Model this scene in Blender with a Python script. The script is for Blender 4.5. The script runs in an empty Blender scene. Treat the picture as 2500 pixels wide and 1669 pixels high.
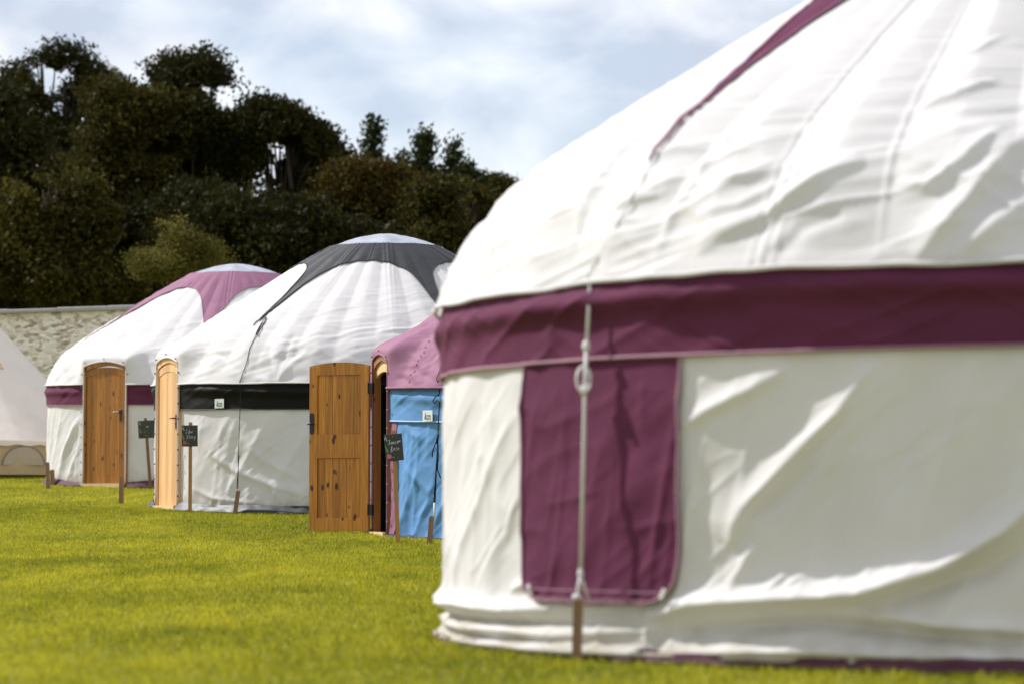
import bpy, math, random
import numpy as np
from math import sin, cos, radians as R_, pi
from mathutils import Vector, Matrix
random.seed(7); rng = np.random.default_rng(11)
scene = bpy.context.scene
COL = scene.collection

# ---------------------------------------------------------------- camera model (photo pixels are 2500 x 1669)
F = 7000.0
TILT = math.atan((1240 - 834.5) / F)
def ray(px, py):
    u = (px - 1250) / F; v = (834.5 - py) / F
    d = np.array([u, cos(TILT) - sin(TILT) * v, sin(TILT) + cos(TILT) * v])
    return d / d[1]
def P(px, py, Y): return ray(px, py) * Y

# ---------------------------------------------------------------- terrain
_ty = np.array([-40, 5, 9.8, 12.8, 20, 25, 28, 31.9, 33.5, 36, 40.8, 47, 58, 90, 140, 400.])
_tz = np.array([-.66, -.62, -.60, -.565, -.45, -.35, -.26, -.07, -.005, .1, .3, .56, .9, 1.5, 2.2, 6.])
_yy = np.linspace(-40, 400, 4401); _zz = np.interp(_yy, _ty, _tz)
_k = np.ones(15) / 15; _zz = np.convolve(np.pad(_zz, 7, mode='edge'), _k, 'valid')
def g(Y): return np.interp(Y, _yy, _zz)
def ground_hit(px, py, ymax=80):
    for Y in np.arange(6, ymax, .02):
        p = P(px, py, Y)
        if p[2] <= g(Y): return p
    return P(px, py, ymax)

# ---------------------------------------------------------------- noise
def _h(ix, iy, seed):
    a = (ix.astype(np.int64) * 374761393 + iy.astype(np.int64) * 668265263 + seed * 1442695041) & 0xffffffff
    a = ((a ^ (a >> 13)) * 1274126177) & 0xffffffff
    return ((a ^ (a >> 16)) & 0xffff) / 65535.0
def vn(x, y, seed=0):
    x, y = np.broadcast_arrays(np.asarray(x, float), np.asarray(y, float))
    ix = np.floor(x); iy = np.floor(y); fx = x - ix; fy = y - iy
    fx = fx * fx * fx * (fx * (fx * 6 - 15) + 10); fy = fy * fy * fy * (fy * (fy * 6 - 15) + 10)
    a = _h(ix, iy, seed); b = _h(ix + 1, iy, seed); c = _h(ix, iy + 1, seed); d = _h(ix + 1, iy + 1, seed)
    return (a * (1 - fx) + b * fx) * (1 - fy) + (c * (1 - fx) + d * fx) * fy
def fbm(x, y, seed=0, n=3):
    s = 0; a = .5
    for i in range(n):
        s = s + a * vn(x * 2 ** i, y * 2 ** i, seed + i * 17); a *= .5
    return s / (1 - .5 ** n)
def drag(u, v, ang, across, along, seed):
    """stretched ridge noise: long soft creases lying along the direction ang"""
    c, s = cos(ang), sin(ang)
    a = u * c + v * s; b = -u * s + v * c
    w = (vn(a / along * .7, b / across * .35, seed + 5) - .5) * .9
    n = vn(a / along, b / across + w, seed)
    return (1 - abs(2 * n - 1)) ** 1.6

# ---------------------------------------------------------------- materials
def mat(name):
    m = bpy.data.materials.new(name); m.use_nodes = True
    nt = m.node_tree; nt.nodes.clear()
    out = nt.nodes.new('ShaderNodeOutputMaterial'); b = nt.nodes.new('ShaderNodeBsdfPrincipled')
    nt.links.new(b.outputs[0], out.inputs[0])
    return m, nt, b, out
def N(nt, t, **kw):
    n = nt.nodes.new(t)
    for k, v in kw.items(): setattr(n, k, v)
    return n
def noise_col(nt, b, c1, c2, scale, vec=None, detail=4, lo=.3, hi=.7, bump=0, bscale=None, bdist=.01, fac_extra=None):
    L = nt.links
    tc = N(nt, 'ShaderNodeTexCoord'); src = tc.outputs['Object']
    if vec is not None:
        mp = N(nt, 'ShaderNodeMapping'); mp.inputs['Scale'].default_value = vec
        L.new(src, mp.inputs[0]); src = mp.outputs[0]
    nz = N(nt, 'ShaderNodeTexNoise'); nz.inputs['Scale'].default_value = scale; nz.inputs['Detail'].default_value = detail
    L.new(src, nz.inputs[0])
    cr = N(nt, 'ShaderNodeValToRGB'); cr.color_ramp.elements[0].position = lo; cr.color_ramp.elements[1].position = hi
    cr.color_ramp.elements[0].color = (*c1, 1); cr.color_ramp.elements[1].color = (*c2, 1)
    L.new(nz.outputs[0], cr.inputs[0]); L.new(cr.outputs[0], b.inputs['Base Color'])
    if bump:
        n2 = N(nt, 'ShaderNodeTexNoise'); n2.inputs['Scale'].default_value = bscale or scale * 2; n2.inputs['Detail'].default_value = 3
        L.new(src, n2.inputs[0])
        bp = N(nt, 'ShaderNodeBump'); bp.inputs['Strength'].default_value = bump; bp.inputs['Distance'].default_value = bdist
        L.new(n2.outputs[0], bp.inputs['Height']); L.new(bp.outputs[0], b.inputs['Normal'])
    return cr, nz, src
def fabric(name, c, dirt=.93, transl=0., rough=.75, bscale=9, bump=.35, spec=.25, stain=False):
    m, nt, b, out = mat(name)
    c2 = tuple(x * dirt for x in c)
    noise_col(nt, b, c2, c, 2.3, lo=.35, hi=.6, bump=bump, bscale=bscale, bdist=.012)
    b.inputs['Roughness'].default_value = rough; b.inputs['Specular IOR Level'].default_value = spec
    if stain:
        L = nt.links; bc = b.inputs['Base Color'].links[0].from_socket; tc = N(nt, 'ShaderNodeTexCoord')
        sx = N(nt, 'ShaderNodeSeparateXYZ'); L.new(tc.outputs['Object'], sx.inputs[0])
        nz = N(nt, 'ShaderNodeTexNoise'); nz.inputs['Scale'].default_value = 5; nz.inputs['Detail'].default_value = 7; L.new(tc.outputs['Object'], nz.inputs[0])
        mr = N(nt, 'ShaderNodeMapRange'); mr.inputs['From Min'].default_value = .30; mr.inputs['From Max'].default_value = -.02
        mr.inputs['To Min'].default_value = -.35; mr.inputs['To Max'].default_value = .25; L.new(sx.outputs[2], mr.inputs[0])
        ad = N(nt, 'ShaderNodeMath', operation='ADD'); L.new(mr.outputs[0], ad.inputs[0]); L.new(nz.outputs[0], ad.inputs[1])
        r2 = N(nt, 'ShaderNodeValToRGB'); r2.color_ramp.elements[0].position = .45; r2.color_ramp.elements[1].position = .95; L.new(ad.outputs[0], r2.inputs[0])
        mc = N(nt, 'ShaderNodeMix', data_type='RGBA'); L.new(r2.outputs[0], mc.inputs[0]); L.new(bc, mc.inputs[6]); mc.inputs[7].default_value = (.38, .33, .20, 1)
        L.new(mc.outputs[2], b.inputs['Base Color'])
    if transl:
        tr = N(nt, 'ShaderNodeBsdfTranslucent'); tr.inputs[0].default_value = (*c, 1)
        mx = N(nt, 'ShaderNodeMixShader'); mx.inputs[0].default_value = transl
        nt.links.new(b.outputs[0], mx.inputs[1]); nt.links.new(tr.outputs[0], mx.inputs[2]); nt.links.new(mx.outputs[0], out.inputs[0])
    return m
def plain(name, c, rough=.6, metal=0, spec=.5, var=.85, scale=12):
    m, nt, b, out = mat(name)
    noise_col(nt, b, tuple(x * var for x in c), c, scale, bump=.15, bdist=.003)
    b.inputs['Roughness'].default_value = rough; b.inputs['Metallic'].default_value = metal
    b.inputs['Specular IOR Level'].default_value = spec
    return m
def wood(name, c1, c2, knots=True, grain=(22, 22, 1.2), scale=2.0, kc=(.06, .02, .006), rough=.42):
    m, nt, b, out = mat(name); L = nt.links
    cr, nz, src = noise_col(nt, b, c1, c2, scale, vec=grain, detail=5, lo=.3, hi=.72, bump=.12, bscale=3, bdist=.002)
    b.inputs['Roughness'].default_value = rough
    geo = N(nt, 'ShaderNodeNewGeometry')
    mr = N(nt, 'ShaderNodeMapRange'); mr.inputs['To Min'].default_value = .78; mr.inputs['To Max'].default_value = 1.18
    L.new(geo.outputs['Random Per Island'], mr.inputs[0])
    hs = N(nt, 'ShaderNodeHueSaturation'); L.new(cr.outputs[0], hs.inputs['Color']); L.new(mr.outputs[0], hs.inputs['Value'])
    last = hs.outputs[0]
    if knots:
        tc = N(nt, 'ShaderNodeTexCoord'); mp = N(nt, 'ShaderNodeMapping'); mp.inputs['Scale'].default_value = (12, 12, 6.5)
        L.new(tc.outputs['Object'], mp.inputs[0])
        nw = N(nt, 'ShaderNodeTexNoise'); nw.inputs['Scale'].default_value = 3; L.new(mp.outputs[0], nw.inputs[0])
        mx = N(nt, 'ShaderNodeMix', data_type='VECTOR'); mx.inputs[0].default_value = .12
        L.new(mp.outputs[0], mx.inputs[4]); L.new(nw.outputs['Color'], mx.inputs[5])
        vo = N(nt, 'ShaderNodeTexVoronoi'); vo.inputs['Scale'].default_value = 1.0; L.new(mx.outputs[1], vo.inputs['Vector'])
        kr = N(nt, 'ShaderNodeValToRGB'); kr.color_ramp.elements[0].position = .10; kr.color_ramp.elements[1].position = .19
        nk = N(nt, 'ShaderNodeTexNoise'); nk.inputs['Scale'].default_value = .55; L.new(mp.outputs[0], nk.inputs[0])
        ma = N(nt, 'ShaderNodeMath', operation='MULTIPLY_ADD'); ma.inputs[1].default_value = .9; ma.inputs[2].default_value = -.42; L.new(nk.outputs[0], ma.inputs[0])
        m2 = N(nt, 'ShaderNodeMath', operation='ADD'); L.new(vo.outputs['Distance'], m2.inputs[0]); L.new(ma.outputs[0], m2.inputs[1]); L.new(m2.outputs[0], kr.inputs[0])
        mc = N(nt, 'ShaderNodeMix', data_type='RGBA'); L.new(kr.outputs[0], mc.inputs[0])
        mc.inputs[6].default_value = (*kc, 1); L.new(last, mc.inputs[7]); last = mc.outputs[2]
    L.new(last, b.inputs['Base Color'])
    return m
M = {}
M['white'] = fabric('white_canvas', (.81, .78, .765), transl=.30, stain=True)
M['whitefront'] = fabric('white_canvas_near', (.81, .78, .765), transl=.30, bscale=6, stain=True)
M['cream'] = fabric('cream_canvas', (.80, .71, .62), dirt=.95, transl=.1)
M['tan'] = fabric('tan_canvas', (.48, .36, .21))
M['mesh'] = fabric('grey_mesh_window', (.46, .38, .30))
M['edging'] = fabric('grey_brown_edging', (.22, .19, .16))
M['maroon'] = fabric('plum_canvas', (.118, .027, .062), dirt=.85, spec=.12, rough=.8)
M['plum'] = fabric('rose_plum_canvas', (.265, .108, .178), dirt=.9, spec=.3)
M['grey'] = fabric('charcoal_canvas', (.029, .029, .032), dirt=.85, spec=.3, rough=.6)
M['black'] = fabric('black_canvas', (.009, .008, .007), dirt=.8, spec=.12, rough=.6)
M['blue'] = fabric('blue_canvas', (.10, .255, .50), dirt=.9, spec=.4)
M['piping'] = fabric('mauve_piping', (.32, .18, .22))
M['pipegrey'] = fabric('grey_piping', (.10, .10, .10))
M['lilac'] = fabric('pale_blue_piping', (.38, .52, .75))
M['pvc'] = plain('clear_crown_vinyl', (.40, .42, .48), rough=.25, spec=.8, var=.65, scale=5)
M['skirtmaroon'] = fabric('maroon_skirt', (.09, .03, .045))
M['skirtblack'] = plain('black_plastic_skirt', (.022, .023, .027), rough=.5, spec=.3)
M['sheet'] = plain('silver_groundsheet', (.28, .28, .33), rough=.5, spec=.3, var=.25, scale=9)
M['pine'] = wood('varnished_pine', (.36, .12, .010), (.62, .26, .026))
M['pinedark'] = wood('deep_orange_pine', (.24, .080, .006), (.42, .165, .012))  # darker, deeper orange pine tone for the far plank door
M['pinepale'] = wood('pale_peach_pine', (.62, .33, .13), (.78, .47, .22), knots=False)  # palest pine tone, knot free, for the narrow plank door
M['pineframe'] = wood('reddish_pine_frame', (.24, .085, .02), (.34, .13, .03))
M['pinelint'] = wood('cream_plywood', (.66, .45, .22), (.74, .55, .30), knots=False)
M['stake'] = wood('weathered_stake_wood', (.16, .085, .045), (.27, .15, .075), knots=False)
M['signpost'] = wood('stained_post_wood', (.34, .15, .035), (.45, .21, .05), knots=False)
M['signpostdark'] = wood('dark_post_wood', (.12, .055, .02), (.20, .09, .035), knots=False)
M['iron'] = plain('black_iron', (.015, .014, .013), rough=.35)
M['brass'] = plain('brass_eyelet', (.45, .36, .2), rough=.35, metal=.8)
M['rope'] = fabric('white_rope', (.70, .69, .66))
M['blackrope'] = fabric('black_rope', (.012, .012, .012))
M['slate'] = plain('chalkboard', (.032, .034, .026), rough=.55)
M['chalk'] = plain('white_chalk', (.62, .62, .66), rough=.9)
M['pink'] = plain('pink_petal_paint', (.60, .12, .22), rough=.7)
M['redp'] = plain('red_petal_paint', (.42, .09, .05), rough=.7)
M['leafp'] = plain('green_leaf_paint', (.16, .28, .09), rough=.7)
M['label'] = fabric('white_label', (.72, .72, .68))
M['labelink'] = plain('green_label_ink', (.10, .22, .19), rough=.8)
M['labelgrey'] = plain('grey_label_ink', (.28, .28, .30), rough=.8)
M['bark'] = plain('tree_bark', (.06, .045, .032), rough=.95, spec=.1, scale=3)
M['dark'] = plain('interior_lining', (.03, .027, .024), rough=.95, spec=.05)

def leafmat(name, c1, c2, transl=.35, spec=.04):
    m, nt, b, out = mat(name); L = nt.links
    at = N(nt, 'ShaderNodeAttribute', attribute_name='tint')
    cr = N(nt, 'ShaderNodeValToRGB'); cr.color_ramp.elements[0].color = (*c1, 1); cr.color_ramp.elements[1].color = (*c2, 1)
    L.new(at.outputs['Fac'], cr.inputs[0]); L.new(cr.outputs[0], b.inputs['Base Color'])
    b.inputs['Roughness'].default_value = .6; b.inputs['Specular IOR Level'].default_value = spec
    tr = N(nt, 'ShaderNodeBsdfTranslucent'); L.new(cr.outputs[0], tr.inputs[0])
    mx = N(nt, 'ShaderNodeMixShader'); mx.inputs[0].default_value = transl
    L.new(b.outputs[0], mx.inputs[1]); L.new(tr.outputs[0], mx.inputs[2]); L.new(mx.outputs[0], out.inputs[0])
    return m
M['blade'] = leafmat('grass_blade', (.14, .165, .008), (.53, .47, .032), .5, .3)
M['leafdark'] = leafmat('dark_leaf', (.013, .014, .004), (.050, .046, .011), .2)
M['leafolive'] = leafmat('olive_leaf', (.020, .019, .005), (.100, .085, .016), .25)
M['leafbrown'] = leafmat('bronze_leaf', (.024, .019, .005), (.115, .080, .015), .25)
M['leafbright'] = leafmat('yellow_green_leaf', (.035, .035, .008), (.23, .20, .045), .4)
M['leafgreen'] = leafmat('conifer_leaf', (.018, .026, .008), (.055, .065, .02), .2)

def stonemat():
    m, nt, b, out = mat('rubble_stone'); L = nt.links
    tc = N(nt, 'ShaderNodeTexCoord'); mp = N(nt, 'ShaderNodeMapping'); mp.inputs['Scale'].default_value = (1, 1, 2.0)
    L.new(tc.outputs['Object'], mp.inputs[0])
    vo = N(nt, 'ShaderNodeTexVoronoi'); vo.inputs['Scale'].default_value = 9.5; L.new(mp.outputs[0], vo.inputs['Vector'])
    sp = N(nt, 'ShaderNodeSeparateColor'); L.new(vo.outputs['Color'], sp.inputs[0])
    cr = N(nt, 'ShaderNodeValToRGB'); e = cr.color_ramp.elements
    e[0].position = 0; e[0].color = (.20, .14, .10, 1); e[1].position = 1; e[1].color = (.98, .94, .90, 1)
    for p, c in ((.12, (.42, .33, .25, 1)), (.35, (.76, .67, .60, 1)), (.7, (.92, .84, .79, 1))):
        x = e.new(p); x.color = c
    L.new(sp.outputs[0], cr.inputs[0])
    nz = N(nt, 'ShaderNodeTexNoise'); nz.inputs['Scale'].default_value = .9; nz.inputs['Detail'].default_value = 6; L.new(mp.outputs[0], nz.inputs[0])
    mx = N(nt, 'ShaderNodeMix', data_type='RGBA'); mm = N(nt, 'ShaderNodeMath', operation='MULTIPLY'); mm.inputs[1].default_value = .45; L.new(nz.outputs[0], mm.inputs[0]); L.new(mm.outputs[0], mx.inputs[0])
    L.new(cr.outputs[0], mx.inputs[6]); mx.inputs[7].default_value = (.80, .69, .62, 1)
    ed = N(nt, 'ShaderNodeTexVoronoi', feature='DISTANCE_TO_EDGE'); ed.inputs['Scale'].default_value = 9.5; L.new(mp.outputs[0], ed.inputs['Vector'])
    bp = N(nt, 'ShaderNodeBump'); bp.inputs['Strength'].default_value = .9; bp.inputs['Distance'].default_value = .05
    L.new(ed.outputs[0], bp.inputs['Height']); L.new(bp.outputs[0], b.inputs['Normal'])
    L.new(mx.outputs[2], b.inputs['Base Color']); b.inputs['Roughness'].default_value = .95
    return m
M['stone'] = stonemat()
M['coping'] = plain('slate_coping', (.38, .36, .38), rough=.7, scale=3)

def lawnmat():
    m, nt, b, out = mat('lawn_soil')
    noise_col(nt, b, (.13, .145, .012), (.24, .23, .02), 3.0, detail=8, lo=.35, hi=.65, bump=.5, bscale=30, bdist=.02)
    b.inputs['Roughness'].default_value = .95; b.inputs['Specular IOR Level'].default_value = .1
    return m
M['lawn'] = lawnmat()

# ---------------------------------------------------------------- mesh helpers
def mesh_obj(name, V, Fc, material, parent=None, smooth=False, loc=None, rotz=0.):
    me = bpy.data.meshes.new(name); me.from_pydata([tuple(v) for v in V], [], [tuple(f) for f in Fc]); me.update()
    if smooth: me.polygons.foreach_set('use_smooth', [True] * len(me.polygons))
    me.materials.append(material)
    o = bpy.data.objects.new(name, me); COL.objects.link(o)
    if parent: o.parent = parent
    if loc is not None: o.location = loc
    o.rotation_euler[2] = rotz
    return o
def np_obj(name, V, Q, material, parent=None, smooth=True, tint=None):
    """fast mesh from numpy vertices and equal sized polygons"""
    me = bpy.data.meshes.new(name); k = Q.shape[1]
    me.vertices.add(len(V)); me.vertices.foreach_set('co', np.ascontiguousarray(V, np.float32).ravel())
    me.loops.add(Q.size); me.loops.foreach_set('vertex_index', np.ascontiguousarray(Q, np.int32).ravel())
    me.polygons.add(len(Q)); me.polygons.foreach_set('loop_start', np.arange(0, Q.size, k, dtype=np.int32))
    me.polygons.foreach_set('loop_total', np.full(len(Q), k, np.int32))
    me.update(calc_edges=True)
    me.polygons.foreach_set('use_smooth', np.full(len(Q), smooth, bool))
    if tint is not None:
        a = me.attributes.new('tint', 'FLOAT', 'POINT'); a.data.foreach_set('value', np.ascontiguousarray(tint, np.float32))
    me.materials.append(material)
    o = bpy.data.objects.new(name, me); COL.objects.link(o)
    if parent: o.parent = parent
    return o
class MB:
    def __init__(s): s.V = []; s.F = []
    def box(s, x0, x1, y0, y1, z0, z1, M4=None, bev=0.):
        i = len(s.V)
        if bev:
            b = bev; vs = []
            for z in (z0, z0 + b, z1 - b, z1):
                e = b if z in (z0, z1) else 0
                vs += [(x0 + e, y0 + e, z), (x1 - e, y0 + e, z), (x1 - e, y1 - e, z), (x0 + e, y1 - e, z)]
            fs = [(3, 2, 1, 0), (12, 13, 14, 15)]
            for k in range(3):
                for j in range(4):
                    a = k * 4 + j; c = k * 4 + (j + 1) % 4; fs.append((a, c, c + 4, a + 4))
        else:
            vs = [(x0, y0, z0), (x1, y0, z0), (x1, y1, z0), (x0, y1, z0), (x0, y0, z1), (x1, y0, z1), (x1, y1, z1), (x0, y1, z1)]
            fs = [(3, 2, 1, 0), (4, 5, 6, 7), (0, 1, 5, 4), (1, 2, 6, 5), (2, 3, 7, 6), (3, 0, 4, 7)]
        if M4 is not None: vs = [tuple(M4 @ Vector(v)) for v in vs]
        s.V += vs; s.F += [tuple(i + a for a in f) for f in fs]; return s
    def tube(s, pts, r, n=6, closed=False):
        pts = [Vector(p) for p in pts]; i0 = len(s.V); m = len(pts)
        rr = r if hasattr(r, '__len__') else [r] * m
        up = Vector((.13, .31, .94)).normalized()
        for k, p in enumerate(pts):
            if closed: t = pts[(k + 1) % m] - pts[k - 1]
            else: t = pts[min(k + 1, m - 1)] - pts[max(k - 1, 0)]
            if t.length < 1e-9: t = Vector((0, 0, 1))
            t.normalize(); a = t.cross(up)
            if a.length < .05: a = t.cross(Vector((1, 0, 0)))
            a.normalize(); b = t.cross(a)
            for j in range(n):
                q = 2 * pi * j / n; s.V.append(tuple(p + (a * cos(q) + b * sin(q)) * rr[k]))
        for k in range(m if closed else m - 1):
            for j in range(n):
                a = i0 + k * n + j; b = i0 + k * n + (j + 1) % n; k2 = (k + 1) % m
                s.F.append((a, b, i0 + k2 * n + (j + 1) % n, i0 + k2 * n + j))
        if not closed:
            s.F.append(tuple(i0 + j for j in range(n))[::-1]); s.F.append(tuple(i0 + (m - 1) * n + j for j in range(n)))
        return s
    def poly(s, outline, y0, y1):
        """x-z outline extruded in y"""
        i = len(s.V); n = len(outline)
        s.V += [(x, y0, z) for x, z in outline] + [(x, y1, z) for x, z in outline]
        s.F.append(tuple(i + k for k in range(n))); s.F.append(tuple(i + n + k for k in range(n))[::-1])
        for k in range(n): s.F.append((i + k, i + n + k, i + n + (k + 1) % n, i + (k + 1) % n))
        return s
    def ball(s, c, r, n=8, sc=(1, 1, 1)):
        i = len(s.V); m = n // 2
        for a in range(m + 1):
            for b in range(n):
                th = pi * a / m; ph = 2 * pi * b / n
                s.V.append((c[0] + r * sc[0] * sin(th) * cos(ph), c[1] + r * sc[1] * sin(th) * sin(ph), c[2] + r * sc[2] * cos(th)))
        for a in range(m):
            for b in range(n):
                s.F.append((i + a * n + b, i + (a + 1) * n + b, i + (a + 1) * n + (b + 1) % n, i + a * n + (b + 1) % n))
        return s
    def build(s, name, material, parent=None, loc=None, rotz=0., smooth=False):
        return mesh_obj(name, s.V, s.F, material, parent, smooth, loc, rotz)
def empty(name, loc=(0, 0, 0), rotz=0., label=None, cat=None, group=None):
    o = bpy.data.objects.new(name, None); COL.objects.link(o); o.location = loc; o.rotation_euler[2] = rotz
    o.empty_display_size = .2
    tag(o, label, cat, group); return o
def tag(o, label=None, cat=None, group=None, kind=None):
    if label: o['label'] = label
    if cat: o['category'] = cat
    if group: o['group'] = group
    if kind: o['kind'] = kind
    return o

# ---------------------------------------------------------------- the yurts
PROF = [(2.752, 1.435), (2.755, 1.48), (2.73, 1.60), (2.66, 1.75), (2.56, 1.885), (2.43, 2.0), (2.25, 2.13), (2.0, 2.295),
        (1.7, 2.485), (1.2, 2.795), (.95, 2.95), (.66, 3.11)]
class Yurt:
    def __init__(s, name, cx, cy, R, slope, seed, label, zk=1.0, wrinkle=1.0, door=None, bandh=.31, creases=(), front=False):
        s.cx, s.cy, s.R, s.slope, s.seed, s.wr, s.door, s.bandh, s.front = cx, cy, R, slope, seed, wrinkle, door, bandh, front
        s.base = float(g(cy)); s.k = R / 2.75
        pr = np.array([(r * s.k, 1.45 + (z - 1.45) * zk) for r, z in PROF])
        # smooth resample by arc length
        d = np.concatenate([[0], np.cumsum(np.hypot(*np.diff(pr, axis=0).T))])
        t = np.linspace(0, d[-1], 161); pr = np.stack([np.interp(t, d, pr[:, 0]), np.interp(t, d, pr[:, 1])], 1)
        for _ in range(14): pr[1:-1] = .25 * pr[:-2] + .5 * pr[1:-1] + .25 * pr[2:]
        s.t = np.concatenate([[0], np.cumsum(np.hypot(*np.diff(pr, axis=0).T))]); s.pr = pr; s.L = s.t[-1]
        dr = np.gradient(pr[:, 0], s.t); dz = np.gradient(pr[:, 1], s.t)
        s.nr = dz; s.nz = -dr
        s.root = empty(name, (cx, cy, s.base), label=label, cat='yurt')
        s.cr_roof = []; s.cr_wall = []
    def rz(s, t): return np.interp(t, s.t, s.pr[:, 0]), np.interp(t, s.t, s.pr[:, 1])
    def t_of_r(s, r): return np.interp(-np.asarray(r, float), -s.pr[8:, 0], s.t[8:])
    # ---- hit the plain surface through a photo pixel: (theta, t or z)
    def hit(s, px, py, part='roof'):
        d = ray(px, py); D = math.hypot(d[0], 1.0)
        cen = math.hypot(s.cx, s.cy)
        for Y in np.arange((s.cy - s.R - .3), s.cy + s.R, .004):
            x = d[0] * Y - s.cx; y = Y - s.cy; z = d[2] * Y - s.base - s.slope * y; r = math.hypot(x, y)
            if part == 'roof':
                if z > 1.435 and z < s.pr[-1, 1]:
                    rr = float(np.interp(z, s.pr[:, 1], s.pr[:, 0]))
                    if r <= rr: return math.atan2(x, -y), float(np.interp(z, s.pr[:, 1], s.t))
            elif r <= s.R: return math.atan2(x, -y), z
        return None
    def crease(s, part, pts, w, a, w2=None):
        """pts in photo pixels; w width m, a height m; w2: asymmetric lower side width"""
        q = [s.hit(x, y, part) for x, y in pts]; q = [p for p in q if p]
        a *= (1.0 if not s.front else 1.35 if part == 'roof' else 1.7)
        if len(q) > 1: (s.cr_roof if part == 'roof' else s.cr_wall).append((q, w, a, w2 or w))
    def _creases(s, lst, th, v, rad):
        off = np.zeros(np.broadcast(th, v).shape); th, v = np.broadcast_arrays(th, v); rad = np.broadcast_to(rad, th.shape)
        for q, w, a, w2 in lst:
            best = np.full(th.shape, 1e9); side = np.zeros(th.shape); par = np.zeros(th.shape); n = len(q) - 1
            W = max(w, w2) * 3
            for i in range(n):
                (a0, b0), (a1, b1) = q[i], q[i + 1]
                sel = (v > min(b0, b1) - W) & (v < max(b0, b1) + W) & (th > min(a0, a1) - W / 1.5) & (th < max(a0, a1) + W / 1.5)
                if not sel.any(): continue
                r = rad[sel]; x = (th[sel] - a0) * r; y = v[sel] - b0; ex = (a1 - a0) * r; ey = (b1 - b0)
                L2 = ex * ex + ey * ey + 1e-9; tt = np.clip((x * ex + y * ey) / L2, 0, 1)
                dx = x - tt * ex; dy = y - tt * ey; dd = np.hypot(dx, dy)
                cur = best[sel]; m = dd < cur
                cur[m] = dd[m]; best[sel] = cur
                c2 = side[sel]; c2[m] = np.sign(dy + dx * 1e-3)[m]; side[sel] = c2
                c3 = par[sel]; c3[m] = ((i + tt) / n)[m]; par[sel] = c3
            ww = np.where(side > 0, w, w2)
            k = best < 1e8
            tap = np.sin(np.clip(par, 0.0, 1.0) * pi) ** .6
            off[k] += (a * tap * np.exp(-np.abs(best / ww) ** 1.7))[k]
        return off
    def door_w(s, th, z, extra=0.):
        """0..1 weight near the door opening"""
        if not s.door: return np.zeros(np.broadcast(th, z).shape)
        w, h = s.door['hw'], s.door['h']
        dx = np.maximum(np.abs((th - s.door['th']) * s.R) - w, 0)
        dz = np.maximum(z - h, 0)
        return np.exp(-(np.hypot(dx, dz) / .16) ** 2)
    def roof_pos(s, th, t, off=0.):
        th, t = np.broadcast_arrays(np.asarray(th, float), np.asarray(t, float))
        r, z = s.rz(t); nr = np.interp(t, s.t, s.nr); nz = np.interp(t, s.t, s.nz)
        rad = np.maximum(r, .6); dw = s.door_w(th, z)
        # canvas stretched over the roof poles, one pole each 10 degrees
        q = th / R_(10) + .3 * s.seed; fr = np.abs(q - np.round(q)) * 2
        fade = np.clip(t / .25, 0, 1) * np.clip((s.L - t) / .5 + .15, 0, 1)
        d = -(.030 if s.front else .022) * s.wr * fade * (fr ** 1.3) * np.clip(rad / 2.2, .25, 1) * (.55 + .9 * vn(q * .7, t * .5, s.seed))
        # seams
        q2 = th / R_(30) + .37 * s.seed; f2 = np.abs(q2 - np.round(q2)) * rad * R_(30)
        d = d + .006 * np.exp(-(f2 / .014) ** 2)
        d = d + .004 * np.exp(-((f2 - .05) / .012) ** 2)
        u = th * rad
        low = np.clip(1.25 - t / 1.6, .12, 1)
        d = d + s.wr * low * (.017 * (drag(u, t, R_(24), .17, .8, s.seed) - .4) + .010 * (drag(u, t, R_(-34), .13, .6, s.seed + 3) - .4))
        d = d + s.wr * low * .010 * (drag(u, t, R_(14), .055, .42, s.seed + 9) - .4)
        d = d + s.wr * .016 * (fbm(u * 1.3, t * 1.3, s.seed + 20) - .5)
        d = d + s._creases(s.cr_roof, th, t, rad)
        d = d * (1 - .8 * dw) + off
        R2 = r + nr * d; Z2 = z + nz * d
        # lip where the roof hangs over the band
        lip = np.clip(1 - t / .07, 0, 1); R2 = R2 + .014 * lip + .024 * np.clip(1 - t / .2, 0, 1)
        Z2 = Z2 + lip * (.035 if s.front else .012) * (fbm(th * 5, 0 * th, s.seed + 41) - .5)
        if s.door:   # stretched up over the door frame
            Rd = s.R / np.maximum(np.cos(np.clip(th - s.door['th'], -.5, .5)), .5) + .015 + off
            R2 = np.where(Rd > R2, R2 + (Rd - R2) * dw, R2)
        return R2, Z2
    def wall_disp(s, th, z):
        u = th * s.R
        d = s.wr * (.022 * (drag(u, z, R_(58), .24, 1.1, s.seed + 50) - .4) + .012 * (drag(u, z, R_(80), .12, .9, s.seed + 53) - .4)
                    + .006 * (drag(u, z, R_(35), .07, .4, s.seed + 57) - .4))
        d = d * np.clip((1.18 - z) / .25, 0.15, 1)
        d = d + s._creases(s.cr_wall, th, z, s.R)
        d = d + s.wr * (1 if s.front else .35) * np.exp(-(z / .16) ** 2) * (.035 * (fbm(u * 1.3, z * 5, s.seed + 60) - .3))
        return d * (1 - .9 * s.door_w(th, z)) if s.door else d
    def band_disp(s, th, z):
        u = th * s.R; h = (z - (1.45 - s.bandh)) / s.bandh
        d = .016 + (.040 if s.front else .030) * np.exp(-((h - .68 - .07 * np.sin(u * 1.1 + s.seed)) / .17) ** 2) * (.6 + .8 * fbm(u * 1.2, 0 * u, s.seed + 70))
        d = d + s.wr * (.010 * (drag(u, z, R_(20), .09, .6, s.seed + 71) - .4) + .006 * (drag(u, z, R_(-25), .07, .4, s.seed + 72) - .4))
        d = np.where(h > .86, .012 + (d - .012) * np.clip((1 - h) / .14, 0, 1), d)
        return np.where(s.door_w(th, z) > 0, d * (1 - s.door_w(th, z)) + .02 * s.door_w(th, z), d)
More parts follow.
